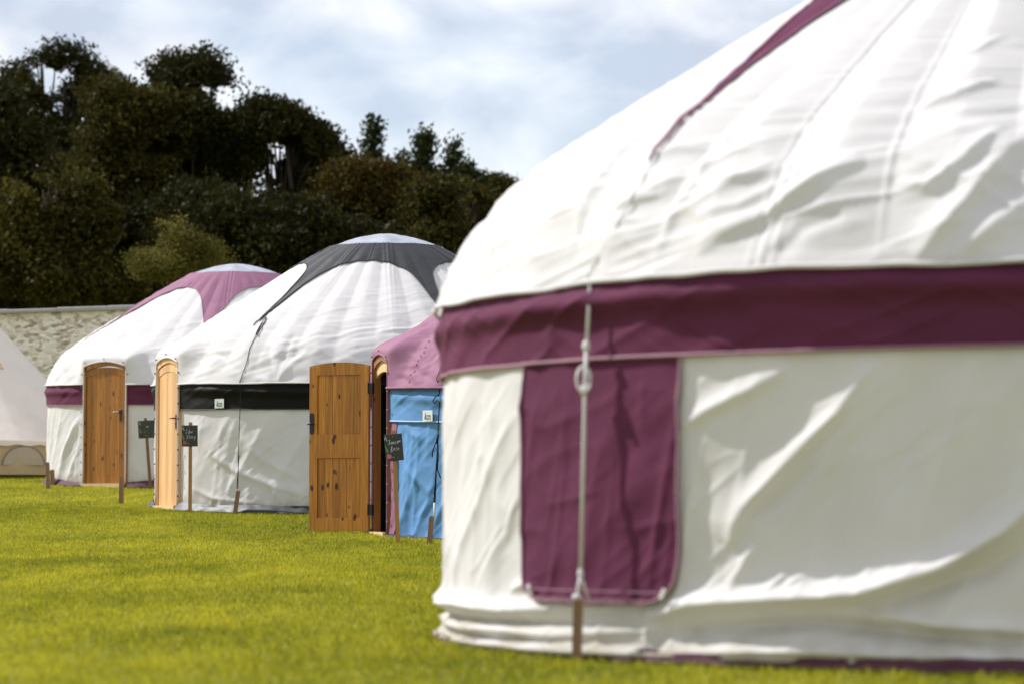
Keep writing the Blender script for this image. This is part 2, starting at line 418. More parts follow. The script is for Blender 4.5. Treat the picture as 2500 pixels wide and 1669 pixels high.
    def thetas(s, n, ref=1):
        th = np.linspace(-pi, pi, n + 1)[:-1]
        if s.door:
            w = s.door['hw'] / s.R; e = [s.door['th'] - w, s.door['th'] + w]
            for x in e:
                th[np.argmin(abs(th - x))] = x
        return th
    def place(s, th, r, z):
        x = r * np.sin(th); y = -r * np.cos(th)
        return np.stack([x, y, z + s.slope * y], -1)
    def grid(s, name, th, rows, posf, material, hole=True, closed=True):
        T, V = np.meshgrid(th, rows, indexing='ij'); r, z = posf(T, V); X = s.place(T, r, z)
        n, m = T.shape; idx = np.arange(n * m).reshape(n, m)
        nx = np.roll(idx, -1, 0) if closed else idx[1:]
        a = idx if closed else idx[:-1]
        Q = np.stack([a[:, :-1], nx[:, :-1], nx[:, 1:], a[:, 1:]], -1).reshape(-1, 4)
        if hole and s.door:
            zc = z.reshape(-1)[Q].mean(1); tt = T.reshape(-1)[Q]; tc = np.where(tt.max(1) - tt.min(1) > 3, 3.1, tt.mean(1))
            dx = np.abs(tc - s.door['th']) * s.R; w = s.door['hw']
            hh = s.door['h'] - .07 * (np.minimum(dx, w) / w) ** 2
            Q = Q[~((dx < w) & (zc < hh))]
        return np_obj(name, X.reshape(-1, 3), Q, material, s.root)
    def build(s, mw, mr, mb, n=700, nz=120, nt=130, bandmat=None):
        th = s.thetas(n)
        s.grid('wall_canvas', th, np.linspace(-.01, 1.30, nz), lambda T, Z: (s.R + s.wall_disp(T, Z), Z), mw)
        s.grid('eave_band', th, np.linspace(1.45 - s.bandh, 1.46, max(20, nz // 4)),
               lambda T, Z: (s.R + s.band_disp(T, Z), Z + .008 * (fbm(T * 6, 0 * T, s.seed + 80) - .5)), mb)
        s.grid('roof_canvas', th, np.linspace(0, s.L, nt), lambda T, t: s.roof_pos(T, t), mr)
    def hem(s, name, part, z, off, rad, material, n=400, t=None):
        th = s.thetas(n); mb = MB()
        if part == 'band': r = s.R + s.band_disp(th, np.full_like(th, z)) + off; zz = z + .008 * (fbm(th * 6, 0 * th, s.seed + 80) - .5)
        elif part == 'wall': r = s.R + s.wall_disp(th, np.full_like(th, z)) + off; zz = np.full_like(th, z)
        else: r, zz = s.roof_pos(th, np.full_like(th, t), off)
        X = s.place(th, r, zz)
        if s.door:
            dx = np.abs(th - s.door['th']) * s.R; keep = dx >= s.door['hw'] - 1e-6
            k0 = np.argmax(~keep); X = np.roll(X, -k0, 0); keep = np.roll(keep, -k0); X = X[keep]
            mb.tube(X, rad, 5)
        else: mb.tube(X, rad, 5, closed=True)
        return mb.build(name, material, s.root, smooth=True)
    def crown_cover(s, th0, material, pipe, r0=1.05, r1=2.30, npts=6, pw=7, twist=0., table=None):
        """coloured star: disc round the crown with tapering tails between white arches"""
        ths = []; tails = [th0 + i * 2 * pi / npts for i in range(npts)]; seg = 2 * pi / npts
        rel = np.concatenate([-(np.linspace(0, 1, 60) ** 1.6)[::-1] * .5, (np.linspace(0, 1, 60) ** 1.6)[1:] * .5]) * seg
        rel = rel[:-1]
        th = np.concatenate([a + rel for a in tails]); rr = np.tile(rel, npts)
        t_ = 1 - np.abs(rr) / (seg / 2)             # 1 at tail, 0 at arch centre
        rb = np.interp(t_, *(table or ([0, .1, .2, .3, .4, .5, .6, .68, .75, .81, .86, .90, .935, .96, .98, 1], [1.05, 1.052, 1.06, 1.073, 1.092, 1.12, 1.16, 1.20, 1.25, 1.32, 1.42, 1.55, 1.72, 1.88, 2.05, max(r1, 2.1)]))) * s.k; tt_ = s.t_of_r(r1 * s.k)
        tb = s.t_of_r(rb); top = s.L; M_ = 60
        f = np.linspace(0, 1, M_)
        T = np.repeat(th[:, None], M_, 1); V = top + (tb[:, None] - top) * f[None]
        T = T + twist * (V - tt_)
        r, z = s.roof_pos(T, V, .012); X = s.place(T, r, z); n = len(th)
        idx = np.arange(n * M_).reshape(n, M_); nx = np.roll(idx, -1, 0)
        Q = np.stack([idx[:, :-1], nx[:, :-1], nx[:, 1:], idx[:, 1:]], -1).reshape(-1, 4)[:, ::-1]
        np_obj('crown_cover', X.reshape(-1, 3), Q, material, s.root)
        th = th + twist * (tb - tt_); r, z = s.roof_pos(th, tb, .014)
        MB().tube(s.place(th, r, z), .0065, 5, closed=True).build('cover_piping', pipe, s.root, smooth=True)
        # seam lines up the cover at each arch centre
        for a in tails:
            m = MB(); a2 = a + seg / 2 + twist * .9; tt = np.linspace(s.t_of_r(r0 * s.k), s.L, 12); r, z = s.roof_pos(np.full(12, a2), tt, .014)
            m.tube(s.place(np.full(12, a2), r, z), .005, 4)
            m.build('cover_seam', pipe, s.root, smooth=True)
    def crown_cap(s, material, r=.68, h=.175):
        V = []; nT = 96; nR = 22; rr = np.linspace(0, 1, nR)
        z0 = s.pr[-1, 1] - .015
        T, Q_ = np.meshgrid(np.linspace(0, 2 * pi, nT, endpoint=False), rr, indexing='ij')
        rad = Q_ * r * s.k * (1 + .012 * np.cos(T * 12)); z = z0 + h * (1 - Q_ ** 1.7) + .010 * np.cos(T * 8) * Q_ + .014 * (fbm(T * 4, Q_ * 5, s.seed) - .5)
        X = s.place(T, rad, z); n, m = T.shape; idx = np.arange(n * m).reshape(n, m); nx = np.roll(idx, -1, 0)
        Q = np.stack([idx[:, :-1], idx[:, 1:], nx[:, 1:], nx[:, :-1]], -1).reshape(-1, 4)
        np_obj('crown_cap', X.reshape(-1, 3), Q, material, s.root)
        MB().tube(s.place(T[:, -1], rad[:, -1], z[:, -1] - .004), .011, 6, closed=True).build('crown_rim', material, s.root, smooth=True)
    def skirt(s, m1, m2, n=500, h=.07, out=.05):
        th = np.linspace(-pi, pi, n, endpoint=False)
        if s.door: th = th[np.abs(th - s.door['th']) * s.R > s.door['hw'] + .03]
        cl = not s.door
        k = np.argmax(np.diff(np.concatenate([[th[-1] - 2 * pi], th])))
        th = np.roll(th, -k); th = np.where(th < th[0], th + 2 * pi, th)
        def strip(name, m, rows, r0, r1, zt, seed):
            f = np.linspace(0, 1, rows); T, Q_ = np.meshgrid(th, f, indexing='ij'); u = T * s.R
            hh = zt * (.35 + 1.1 * fbm(u * 1.5, 0 * u, seed))
            rad = s.R + r0 + (r1 - r0) * Q_ + .02 * (fbm(u * 6, Q_ * 3, seed + 2) - .4)
            z = hh * (1 - Q_) - .01 + .02 * (fbm(u * 9, Q_ * 3, seed + 4) - .5)
            X = s.place(T, rad, z); a, b = T.shape; idx = np.arange(a * b).reshape(a, b)
            nx = np.roll(idx, -1, 0) if cl else idx[1:]; i0 = idx if cl else idx[:-1]
            Q = np.stack([i0[:, :-1], i0[:, 1:], nx[:, 1:], nx[:, :-1]], -1).reshape(-1, 4)
            return np_obj(name, X.reshape(-1, 3), Q, m, s.root)
        strip('ground_skirt', m1, 6, .036, .036 + out, h, s.seed + 90)
        if m2: strip('groundsheet_edge', m2, 7, .02, .02 + out * .8, h * .35, s.seed + 95)
    def flap(s, name, th0, th1, z0, z1, material, pipe=None, off=.012, corner=.12, n=90, cut=0):
        T, V = np.meshgrid(np.linspace(th0, th1, n), np.linspace(0, 1, n), indexing='ij')
        u = (T - th0) * s.R; w = (th1 - th0) * s.R; c = corner
        e = np.minimum(u, w - u); zb = np.where(e < c, z0 + c - np.sqrt(np.clip(c * c - (c - e) ** 2, 0, None)), z0)
        Z = zb + (z1 - zb) * V
        uu = T * s.R
        d = s.wall_disp(T, Z) * .5 + .007 * (drag(uu, Z, R_(75), .10, .6, s.seed + 31) - .3) + .007 * (drag(uu, Z, R_(10), .10, .4, s.seed + 33) - .3)
        d = d + off + .008 + .012 * np.exp(-((Z - z0) / .05) ** 2)
        d = np.maximum(d, s.wall_disp(T, Z) + off); sm = np.clip((V - .75) / .25, 0, 1); sm = sm * sm * (3 - 2 * sm); d = d * (1 - sm) + .010 * sm
        X = s.place(T, s.R + d, Z); idx = np.arange(n * n).reshape(n, n)
        Q = np.stack([idx[:-1, :-1], idx[1:, :-1], idx[1:, 1:], idx[:-1, 1:]], -1).reshape(-1, 4)
        o = np_obj(name, X.reshape(-1, 3), Q, material, s.root)
        if pipe:
            k = np.concatenate([X[0, ::-1], X[1:, 0], X[-1, 1:]]); k2 = k * 1.0
            k2[:, :2] *= 1 + .004 / s.R
            MB().tube(k2[::2], .0065, 5).build('flap_edging', pipe, o, smooth=True)
        return o
    def wpt(s, th, r, z):
        """yurt-local point"""
        return tuple(s.place(np.array(th), np.array(r), np.array(z)))
    def loc(s, p): return (p[0] - s.cx, p[1] - s.cy, p[2] - s.base)
    def label_tag(s, px, py, w=.145, h=.105):
        th, z = s.hit(px, py, 'wall')
        r = s.R + float(s.band_disp(np.array(th), np.array(z))) + .014
        p = s.wpt(th, r, z); b = MB().box(-w / 2, w / 2, -.002, .002, -h / 2, h / 2)
        o = b.build('label_tag', M['label'], s.root, loc=p, rotz=th)
        tree = MB().poly([(-.048, -.03), (-.03, .035), (-.012, -.03)], -.004, -.0022)
        tree.poly([(-.018, .0), (.0, .012), (.02, .004), (.036, .014), (.05, -.002), (.036, -.008), (.0, -.004)], -.004, -.0022)
        tree.build('logo', M['labelink'], o)
        t = MB()
        for i, (a, c) in enumerate(((-.012, .055), (-.008, .05), (-.02, .058))):
            x = a
            while x < c - .004:
                ww = random.uniform(.005, .013); t.box(x, min(x + ww, c), -.004, -.0022, -.019 - i * .009, -.0145 - i * .009); x += ww + .003
        t.build('small_print', M['labelgrey'], o)
    def rope(s, pts, rad, material, name='guy_rope'):
        return MB().tube([s.loc(p) if len(p) == 3 else p for p in pts], rad, 6).build(name, material, s.root, smooth=True)

def add_door(y, wood_m, style, hw=.36, h=1.64, frame_m=None, handle_side=1, open_deg=None, lintel=None):
    """door frame and leaf. Local frame: x to the right seen from outside, -y outward"""
    th = y.door['th']; p = y.wpt(th, y.R, 0.); 
    fr = empty_part('door_frame_assembly', y.root, p, th) if False else None
    H = y.door['h']
    def arch(w, ztop, rise, n=14): return [(w * (2 * i / n - 1), ztop - rise * (2 * i / n - 1) ** 2) for i in range(n + 1)]
    f = MB(); fw = .045; W = y.door['hw'] + .012
    f.box(-W, -W + fw, -.005, .065, -.02, H - .07); f.box(W - fw, W, -.005, .065, -.02, H - .07)
    o1 = arch(W, H + .01, .07); o2 = arch(W - fw, H - fw - .02, .06)
    for i in range(len(o1) - 1):
        a, b, c, d = o1[i], o1[i + 1], o2[i + 1], o2[i]
        f.poly([a, d, c, b], -.005, .065)
    f.box(-W, W, -.03, .12, -.03, .022)
    fo = f.build('door_frame', frame_m or wood_m, y.root, loc=p, rotz=th)
    if lintel:
        l = MB(); pts = arch(W - fw, H - fw - .005, .06)
        l.poly([(-W + fw, H - .22)] + [(a, b) for a, b in arch(W - fw, H - .17, .04)][1:-1] + [(W - fw, H - .22)] + pts[::-1], .02, .05)
        l.build('lintel_board', lintel, fo)
    s = MB(); s.box(-W + .02, W - .02, -.055, -.008, -.03, .03); s.build('threshold', M['pinelint'], fo)
    w = W - fw - .006; leafh = H - fw - .035
    L = MB()
    if style == 'plank':
        nb = 8 if wood_m is not M['pinepale'] else 11
        for i in range(nb):
            x0 = -w + 2 * w * i / nb; x1 = -w + 2 * w * (i + 1) / nb; g_ = .0022
            za = leafh - .055 * (max(abs(x0), abs(x1)) / w) ** 2
            L.box(x0 + g_, x1 - g_, .012, .045, .03, za - .07)
        o1 = arch(w, leafh, .055); o2 = arch(w, leafh - .085, .055)
        for i in range(len(o1) - 1): L.poly([o1[i], o2[i], o2[i + 1], o1[i + 1]], .006, .046)
        L.box(-w, w, .02, .04, .03, leafh - .08)
        door = L.build('door', wood_m, y.root, loc=p, rotz=th)
        hx = w - .075
        handle(door, hx, .012, 1.02)
        return door
    # open leaf, frame and panel, hinged on the far jamb
    hinge = y.wpt(th, y.R, 0.)
    rz = R_(-25)
    hx, hy = hinge[0] + cos(th) * (-W + .02) + sin(th) * .045, hinge[1] + sin(th) * (-W + .02) - cos(th) * .045
    hz = hinge[2] + .035
    def ar(x): return 1.635 + .035 * (1 - ((x + .33) / .33) ** 2)
    wl = .665; st = .088
    door = MB()
    door.box(-wl, -wl + st, -.022, .022, 0, 1.63, bev=.003); door.box(-st, 0, -.022, .022, 0, 1.63, bev=.003)
    xs = np.linspace(-wl, 0, 17)
    for i in range(16):
        a, b = xs[i], xs[i + 1]
        zb = 1.545 if a >= -wl + st - 1e-6 and b <= -st + 1e-6 else 1.626
        if b <= -wl + st or a >= -st: zb = 1.628
        else: zb = 1.545
        door.poly([(a, zb), (b, zb), (b, ar(b)), (a, ar(a))], -.0205, .0205)
    door.box(-wl + st, -st, -.020, .020, 0, .13, bev=.003); door.box(-wl + st, -st, -.020, .020, .72, .955, bev=.003)
    nb = 6; x0 = -wl + st
    for (za, zb) in ((.13, .72), (.955, 1.545)):
        for i in range(nb):
            a = x0 + (wl - 2 * st) * i / nb; b = x0 + (wl - 2 * st) * (i + 1) / nb
            door.box(a + .0018, b - .0018, -.004, .010, za - .01, zb + .01)
        door.box(x0, -st, .000, .006, za - .01, zb + .01)
    d = door.build('door', wood_m, y.root, loc=(hx, hy, hz), rotz=rz)
    h = MB(); n = 12; x = -wl + .030
    h.poly([(x + .026 * cos(a), 1.145 + .026 * sin(a)) for a in np.linspace(0, pi, 7)] + [(x + .026 * cos(a), .985 + .026 * sin(a)) for a in np.linspace(pi, 2 * pi, 7)], -.028, -.022)
    h.tube([(x, -.026, 1.065), (x, -.06, 1.065)], .010, 8); h.ball((x + .012, -.065, 1.065), .016); h.tube([(x, -.058, 1.065), (x + .035, -.062, 1.062)], .008, 6)
    h.tube([(x - .05, -.03, 1.06), (x - .02, -.03, 1.06)], .007, 6); h.ball((x, -.030, 1.01), .008)
    h.build('door_handle', M['iron'], d)
    for z in (.16, 1.36):
        q = MB(); q.box(-.004, .045, -.026, .018, z, z + .10, bev=.002); q.tube([(.0, -.03, z - .004), (.0, -.03, z + .104)], .006, 6)
        for k in range(3): q.ball((.022 + .008 * (k % 2), -.028, z + .02 + .03 * k), .004, 6)
        q.build('hinge', M['iron'], d)
    MB().box(-.42, -.36, -.02, .02, -.035, .0).build('door_stop', M['iron'], d)
    return d
def handle(door, x, yface, z):
    h = MB(); h.box(x - .02, x + .02, yface - .008, yface - .0005, z - .11, z + .06, bev=.002)
    h.tube([(x, yface - .006, z + .015), (x, yface - .045, z + .015)], .009, 8)
    h.tube([(x, yface - .045, z + .015), (x - .045, yface - .048, z + .018), (x - .085, yface - .046, z + .012), (x - .105, yface - .043, z + .014)], [.009, .008, .007, .008], 8)
    h.ball((x, yface - .012, z - .05), .007)
    h.build('door_handle', M['iron'], door)
def door_trim(y, material, eyelets=True):
    """canvas edge rolled round the opening, with eyelets"""
    w = y.door['hw']; H = y.door['h']; th0 = y.door['th']; R = y.R
    def pt(dx, z, o): # dx along the wall
        th = th0 + dx / R; return y.wpt(th, R / cos(dx / R) + o, z)
    pts = []
    for z in np.linspace(0.02, H - .07, 20): pts.append(pt(-w, z, .012))
    for q in np.linspace(-1, 1, 13)[1:-1]: pts.append(pt(w * q, H - .07 * q * q, .018))
    for z in np.linspace(H - .07, .02, 20): pts.append(pt(w, z, .012))
    MB().tube(pts, .011, 6).build('door_surround', material, y.root, smooth=True)
    if eyelets:
        L = [pt(sgn * (w + .03), z, .02) for sgn in (-1, 1) for z in np.linspace(.15, H - .18, 9)] + [pt(w * q, H + .035 - .07 * q * q, .03) for q in (-.9, 0, .9)]
        for p_ in L: MB().ball((0, 0, 0), .011, 8).build('eyelet', M['brass'] if material is not M['white'] else M['pipegrey'], y.root, loc=p_)

HW = .365
# ---- near yurt ----------------------------------------------------------
near = Yurt('yurt', 2.45, 12.86, 2.75, 0.0, 3, 'nearest large white yurt with plum band and plum window flap behind a white rope', zk=1.0, wrinkle=1.0, front=True)
c = near.crease
# roof folds seen on the right of the picture
c('roof', [(1700, 618), (1880, 520), (2000, 440), (2110, 385)], .05, .024, .022)
c('roof', [(1560, 650), (1750, 590), (1900, 560)], .04, -.012)
c('roof', [(2240, 640), (2360, 500), (2500, 330)], .06, .034, .03)
c('roof', [(2185, 432), (2262, 455), (2360, 390), (2450, 305)], .035, .020, .02)
c('roof', [(2330, 640), (2420, 560), (2520, 480)], .04, .018)
c('roof', [(2150, 640), (2165, 420), (2230, 240), (2370, -20)], .012, .006)
c('roof', [(2235, 255), (2330, 235), (2440, 185)], .025, .014)
c('roof', [(2300, 130), (2380, 125), (2450, 80)], .02, .009)
c('roof', [(1900, 640), (1960, 560), (2060, 520)], .04, -.012)
c('roof', [(1480, 500), (1560, 480), (1600, 470)], .02, .008)
c('roof', [(1470, 455), (1540, 440)], .02, .008)
c('roof', [(1480, 540), (1580, 535)], .018, .008)
c('roof', [(1600, 640), (1625, 540), (1700, 420), (1800, 300)], .03, .010)
c('roof', [(1680, 440), (1800, 430), (1900, 380)], .025, .012)
c('roof', [(1700, 520), (1800, 500), (1900, 440)], .025, .010)
c('roof', [(1395, 640), (1420, 500), (1500, 380), (1620, 280)], .03, .008)
# wall folds
c('wall', [(1668, 1045), (1740, 1000), (1830, 955), (1930, 895)], .040, .020, .022)
c('wall', [(1780, 1330), (1830, 1240), (1930, 1130), (2050, 1010), (2140, 880)], .045, .026, .020)
c('wall', [(1785, 1430), (1815, 1390), (1850, 1330)], .025, .015)
c('wall', [(1800, 1300), (1900, 1210), (2000, 1130)], .03, -.008)
c('wall', [(1880, 1440), (1925, 1395)], .014, .010)
c('wall', [(1925, 1430), (1965, 1400)], .012, .008)
c('wall', [(1580, 1510), (1700, 1475), (1900, 1462), (2110, 1450), (2300, 1390), (2450, 1300), (2560, 1200)], .050, .055, .020)
c('wall', [(1600, 1540), (1800, 1530), (2000, 1520), (2250, 1550), (2560, 1570)], .026, -.042, .03)
c('wall', [(2080, 1490), (2250, 1440), (2400, 1390), (2560, 1300)], .035, -.040, .05)
c('wall', [(2150, 1500), (2300, 1530), (2560, 1545)], .03, .020, .02)
c('wall', [(1600, 1600), (1800, 1590), (2000, 1590), (2560, 1610)], .03, .030, .02)
c('wall', [(1080, 1572), (1250, 1580), (1450, 1590), (1620, 1600)], .018, .028)
c('wall', [(1250, 1440), (1290, 1425), (1330, 1440)], .02, .015)
c('wall', [(1110, 1420), (1180, 1230), (1260, 1000)], .03, .008)
c('wall', [(1170, 1440), (1240, 1300), (1285, 1150)], .02, .006)
A = R_
for q, w_, a_, w2_ in (([(A(-125), .12), (A(-95), .175), (A(-84), .150), (A(-74), .160), (A(-64), .150), (A(-48), .190)], .036, .048, .018),
                       ([(A(-110), .10), (A(-80), .10), (A(-62), .105), (A(-50), .12)], .016, -.045, .014),
                       ([(A(-120), .075), (A(-88), .085), (A(-76), .060), (A(-66), .072), (A(-56), .062), (A(-42), .11)], .018, .028, .015),
                       ([(A(-80), .035), (A(-68), .035), (A(-54), .045)], .014, -.035, .012),
                       ([(A(-130), .012), (A(-85), .012), (A(-60), .014), (A(-40), .010)], .020, .034, .016)):
    near.cr_wall.append((q, w_, a_, w2_))
near.build(M['whitefront'], M['whitefront'], M['maroon'], n=1700, nz=260, nt=300)
near.hem('band_piping', 'band', 1.45 - near.bandh, .002, .008, M['piping'], 800)
near.hem('roof_hem', 'roof', 0, .004, .010, M['white'], 800, t=.0)
near.hem('wall_hem', 'wall', 0.012, .003, .010, M['white'], 800)
tl = near.hit(1593, 398)
tailth = tl[0]; tail_r = float(near.rz(tl[1])[0])
near.crown_cover(tailth, M['maroon'], M['plum'], r1=tail_r / near.k, twist=-.085, table=([0, .2, .4, .6, .75, .84, .89, .925, .95, .97, .985, 1], [1.05, 1.06, 1.09, 1.16, 1.26, 1.38, 1.50, 1.65, 1.82, 1.98, 2.12, tail_r / near.k]))
near.crown_cap(M['pvc'])
near.skirt(M['skirtmaroon'], M['label'], h=.035, out=.018)
fl0 = near.hit(1288, 1150, 'wall'); fl1 = near.hit(1668, 1150, 'wall'); fz = near.hit(1480, 1470, 'wall')[1]
flp = near.flap('window_flap', fl0[0], fl1[0], fz, 1.15, M['maroon'], M['piping'], off=.012, corner=.17)
# stitched hem and corner straps
hm = MB()
for dz in (.045, .012):
    ths = np.linspace(fl0[0] + (.05 if dz < .03 else .035), fl1[0] - (.045 if dz < .03 else .03), 30); zz = np.full(30, fz + dz)
    hm.tube(near.place(ths, near.R + near.wall_disp(ths, zz) * .75 + .045 - 0 * ths, zz), .003, 4)
hm.build('flap_stitching', M['piping'], flp)
for px, py, a in ((1322, 1436, -.5), (1640, 1448, .5)):
    t_, z_ = near.hit(px, py, 'wall'); q = near.wpt(t_, near.R + .055, z_)
    MB().box(-.008, .008, -.004, .004, -.022, .022, Matrix.Rotation(a, 4, 'Y'), bev=.002).build('strap_buckle', M['label'], flp, loc=q, rotz=t_)
# white rope: tail tip over the roof, down to the stake
rp = []
for (x, y_) in ((1593, 398), (1552, 480), (1510, 560), (1470, 630), (1447, 675)):
    a = near.hit(x, y_)
    if a:
        r, z = near.roof_pos(np.array(a[0]), np.array(a[1]), .001); rp.append(tuple(near.place(np.array(a[0]), r, z)))
Yw = near.cy - near.R * cos(near.hit(1425, 1200, 'wall')[0])
eave = near.loc(P(1441, 700, Yw - .10)); knot = near.loc(P(1432, 845, Yw - .125)); knot2 = near.loc(P(1428, 965, Yw - .13)); stk = near.loc(P(1418, 1400, Yw - .17)); stk2 = near.loc(P(1412, 1458, Yw - .175))
rp += [eave, knot]
MB().tube(rp, [.004] * (len(rp) - 2) + [.0068] * 2, 6).build('guy_rope', M['rope'], near.root, smooth=True)
rd = MB(); rd.tube([knot, knot2, stk], .0085, 6); rd.ball(knot, .017, 8, (1, 1, 1.5)); rd.ball((knot2[0] - .004, knot2[1], knot2[2] + .02), .016, 8, (1, 1, 1.4))
lc = Vector(near.loc(P(1425, 925, Yw - .14)))
rd.tube([lc + Vector((.027 * cos(a), .012 * sin(a), .050 * sin(a))) for a in np.linspace(0, 2 * pi, 16, endpoint=False)], .006, 6, closed=True)
rd.tube([stk, (stk2[0] - .008, stk2[1] - .03, stk2[2])], .006, 6); rd.tube([stk, (stk2[0] + .04, stk2[1] + .02, stk2[2] - .01)], .005, 6)
rd.ball((stk2[0] - .006, stk2[1] - .03, stk2[2] + .004), .017, 8, (1.2, 1, .8)); rd.ball(stk, .013, 8, (1, 1, 2))
rd.build('rope_slider', M['rope'], near.root, smooth=True)

# ---- yurt with charcoal crown -------------------------------------------
mid = Yurt('yurt', -1.53, 34.6, 2.75, .030, 5, 'white yurt with charcoal star roof cover, black band and pale narrow plank door', door=dict(th=R_(-64.5), hw=.385, h=1.75))
mid.crease('roof', [(560, 905), (640, 925), (675, 930)], .03, .012)
mid.crease('roof', [(480, 870), (530, 865), (570, 870)], .05, -.025, .03)
mid.crease('roof', [(676, 930), (660, 880), (655, 840)], .05, -.022, .05)
mid.crease('roof', [(676, 932), (720, 880), (760, 850)], .04, .020, .04)
mid.crease('roof', [(676, 932), (700, 850), (720, 810)], .03, -.015)
mid.crease('wall', [(480, 1040), (520, 1110), (580, 1150), (680, 1190), (760, 1210)], .06, .026, .04)
mid.crease('wall', [(560, 1040), (640, 1120), (740, 1170)], .06, .018, .05)
mid.crease('wall', [(470, 1190), (520, 1215), (640, 1230)], .03, .016)
mid.build(M['white'], M['white'], M['black'], n=620, nz=110, nt=130)
mid.hem('band_piping', 'band', 1.45 - mid.bandh, .002, .006, M['pipegrey'])
mid.hem('roof_hem', 'roof', 0, .004, .010, M['white'], t=.0)
mid.crown_cover(R_(-38.5), M['grey'], M['grey']); mid.crown_cap(M['pvc'])
mid.skirt(M['skirtblack'], M['sheet'], h=.085, out=.07)
add_door(mid, M['pinepale'], 'plank', lintel=M['pinelint']); door_trim(mid, M['white'])
mid.label_tag(540, 984)
rp = []
for (x, y_) in ((641, 792), (628, 820), (612, 850), (603, 885), (596, 915), (592, 932)):
    a = mid.hit(x, y_)
    if a:
        r, z = mid.roof_pos(np.array(a[0]), np.array(a[1]), .008); rp.append(tuple(mid.place(np.array(a[0]), r, z)))
Yw = mid.cy - mid.R * cos(mid.hit(583, 1100, 'wall')[0])
rp += [mid.loc(P(589, 945, Yw - .07)), mid.loc(P(586, 1000, Yw - .09)), mid.loc(P(582, 1110, Yw - .12)), mid.loc(P(581, 1192, Yw - .14))]
MB().tube(rp, .0042, 5).build('guy_rope', M['blackrope'], mid.root, smooth=True)
MB().tube([mid.loc(P(584, 1110, Yw - .12)), mid.loc(P(578, 1192, Yw - .14))], .004, 5).build('rope_slider', M['blackrope'], mid.root, smooth=True)
a = mid.hit(652, 778); r, z = mid.roof_pos(np.array(a[0]), np.array(a[1]), .02); lp = Vector(mid.place(np.array(a[0]), r, z))
b_ = mid.hit(628, 822); r, z = mid.roof_pos(np.array(b_[0]), np.array(b_[1]), .02); lq = Vector(mid.place(np.array(b_[0]), r, z))
cc = (lp + lq) / 2; ax = (lp - lq) / 2; sd = Vector((.017, .0, .006))
MB().tube([cc + ax * cos(q) + sd * sin(q) for q in np.linspace(0, 2 * pi, 14, endpoint=False)], .006, 5, closed=True).build('webbing_loop', M['grey'], mid.root, smooth=True)

# ---- far yurt with plum crown -------------------------------------------
far = Yurt('yurt', -4.16, 43.0, 2.77, .030, 8, 'farthest white yurt with plum star roof cover and closed orange pine plank door', door=dict(th=R_(-36), hw=.41, h=1.76))
far.crease('roof', [(140, 935), (160, 905), (190, 885)], .05, -.02)
far.crease('wall', [(140, 1180), (160, 1100), (200, 1020)], .05, .02)
far.crease('wall', [(150, 1130), (175, 1060), (195, 1015)], .04, .02)
far.build(M['white'], M['white'], M['maroon'], n=560, nz=100, nt=110)
far.hem('band_piping', 'band', 1.45 - far.bandh, .002, .006, M['piping'])
far.hem('roof_hem', 'roof', 0, .004, .010, M['white'], t=.0)
far.crown_cover(R_(-6), M['plum'], M['piping'], table=([0, .15, .3, .4, .5, .58, .65, .7, .75, .8, .85, .9, .94, .97, 1], [1.07, 1.08, 1.11, 1.15, 1.20, 1.26, 1.33, 1.39, 1.47, 1.57, 1.68, 1.81, 1.93, 2.08, 2.3])); far.crown_cap(M['pvc'])
far.skirt(M['skirtmaroon'], M['sheet'], h=.07, out=.05)
add_door(far, M['pinedark'], 'plank'); door_trim(far, M['white'])

# ---- blue and rose yurt --------------------------------------------------
blue = Yurt('yurt', 1.05, 28.58, 2.40, .045, 12, 'small yurt with rose plum roof and blue walls, its panelled pine door wide open', zk=.90, wrinkle=1.15, door=dict(th=R_(-76), hw=HW, h=1.76), bandh=.335)
blue.crease('roof', [(985, 900), (1010, 902), (1035, 915), (1070, 930)], .04, -.025, .03)
blue.crease('roof', [(975, 918), (1000, 928), (1030, 940)], .035, -.022, .03)
blue.crease('roof', [(990, 860), (1030, 848), (1065, 835)], .03, -.016, .02)
blue.crease('roof', [(1000, 885), (1030, 880), (1050, 865)], .025, -.014, .02)
blue.crease('wall', [(985, 1030), (1010, 1060), (1040, 1070)], .04, .015)
blue.crease('wall', [(990, 1140), (1030, 1180), (1075, 1230)], .05, .018)
blue.build(M['blue'], M['plum'], M['blue'], n=620, nz=110, nt=120)
blue.hem('band_piping', 'band', 1.45 - blue.bandh, .002, .008, M['lilac'])
blue.hem('roof_hem', 'roof', 0, .006, .014, M['plum'], t=.0)
blue.crown_cap(M['pvc']); blue.skirt(M['skirtblack'], M['sheet'], h=.06, out=.09)
add_door(blue, M['pine'], 'panel', frame_m=M['pineframe'], lintel=M['pinelint']); door_trim(blue, M['plum'])
t0 = blue.hit(953, 1150, 'wall')[0]; t1 = blue.hit(971, 1150, 'wall')[0]
blue.flap('window_edge_strip', t0, t1, .03, 1.14, M['plum'], None, off=.008, corner=.01, n=40)
blue.label_tag(1052, 1014)
rp = []
for (x, y_) in ((1100, 830), (1085, 880), (1074, 925)):
    a = blue.hit(x, y_)
    if a:
        r, z = blue.roof_pos(np.array(a[0]), np.array(a[1]), .014); rp.append(tuple(blue.place(np.array(a[0]), r, z)))
Yw = blue.cy - blue.R * cos(blue.hit(1068, 1150, 'wall')[0])
q = [blue.loc(P(x, y_, Yw - d)) for x, y_, d in ((1073, 945, .06), (1072, 1000, .09), (1069, 1065, .11), (1066, 1130, .13), (1062, 1230, .16))]
MB().tube(rp + q, .0055, 5).build('guy_rope', M['blackrope'], blue.root, smooth=True)
def L3(l): return [blue.loc(P(x, y_, Yw - d)) for x, y_, d in l]
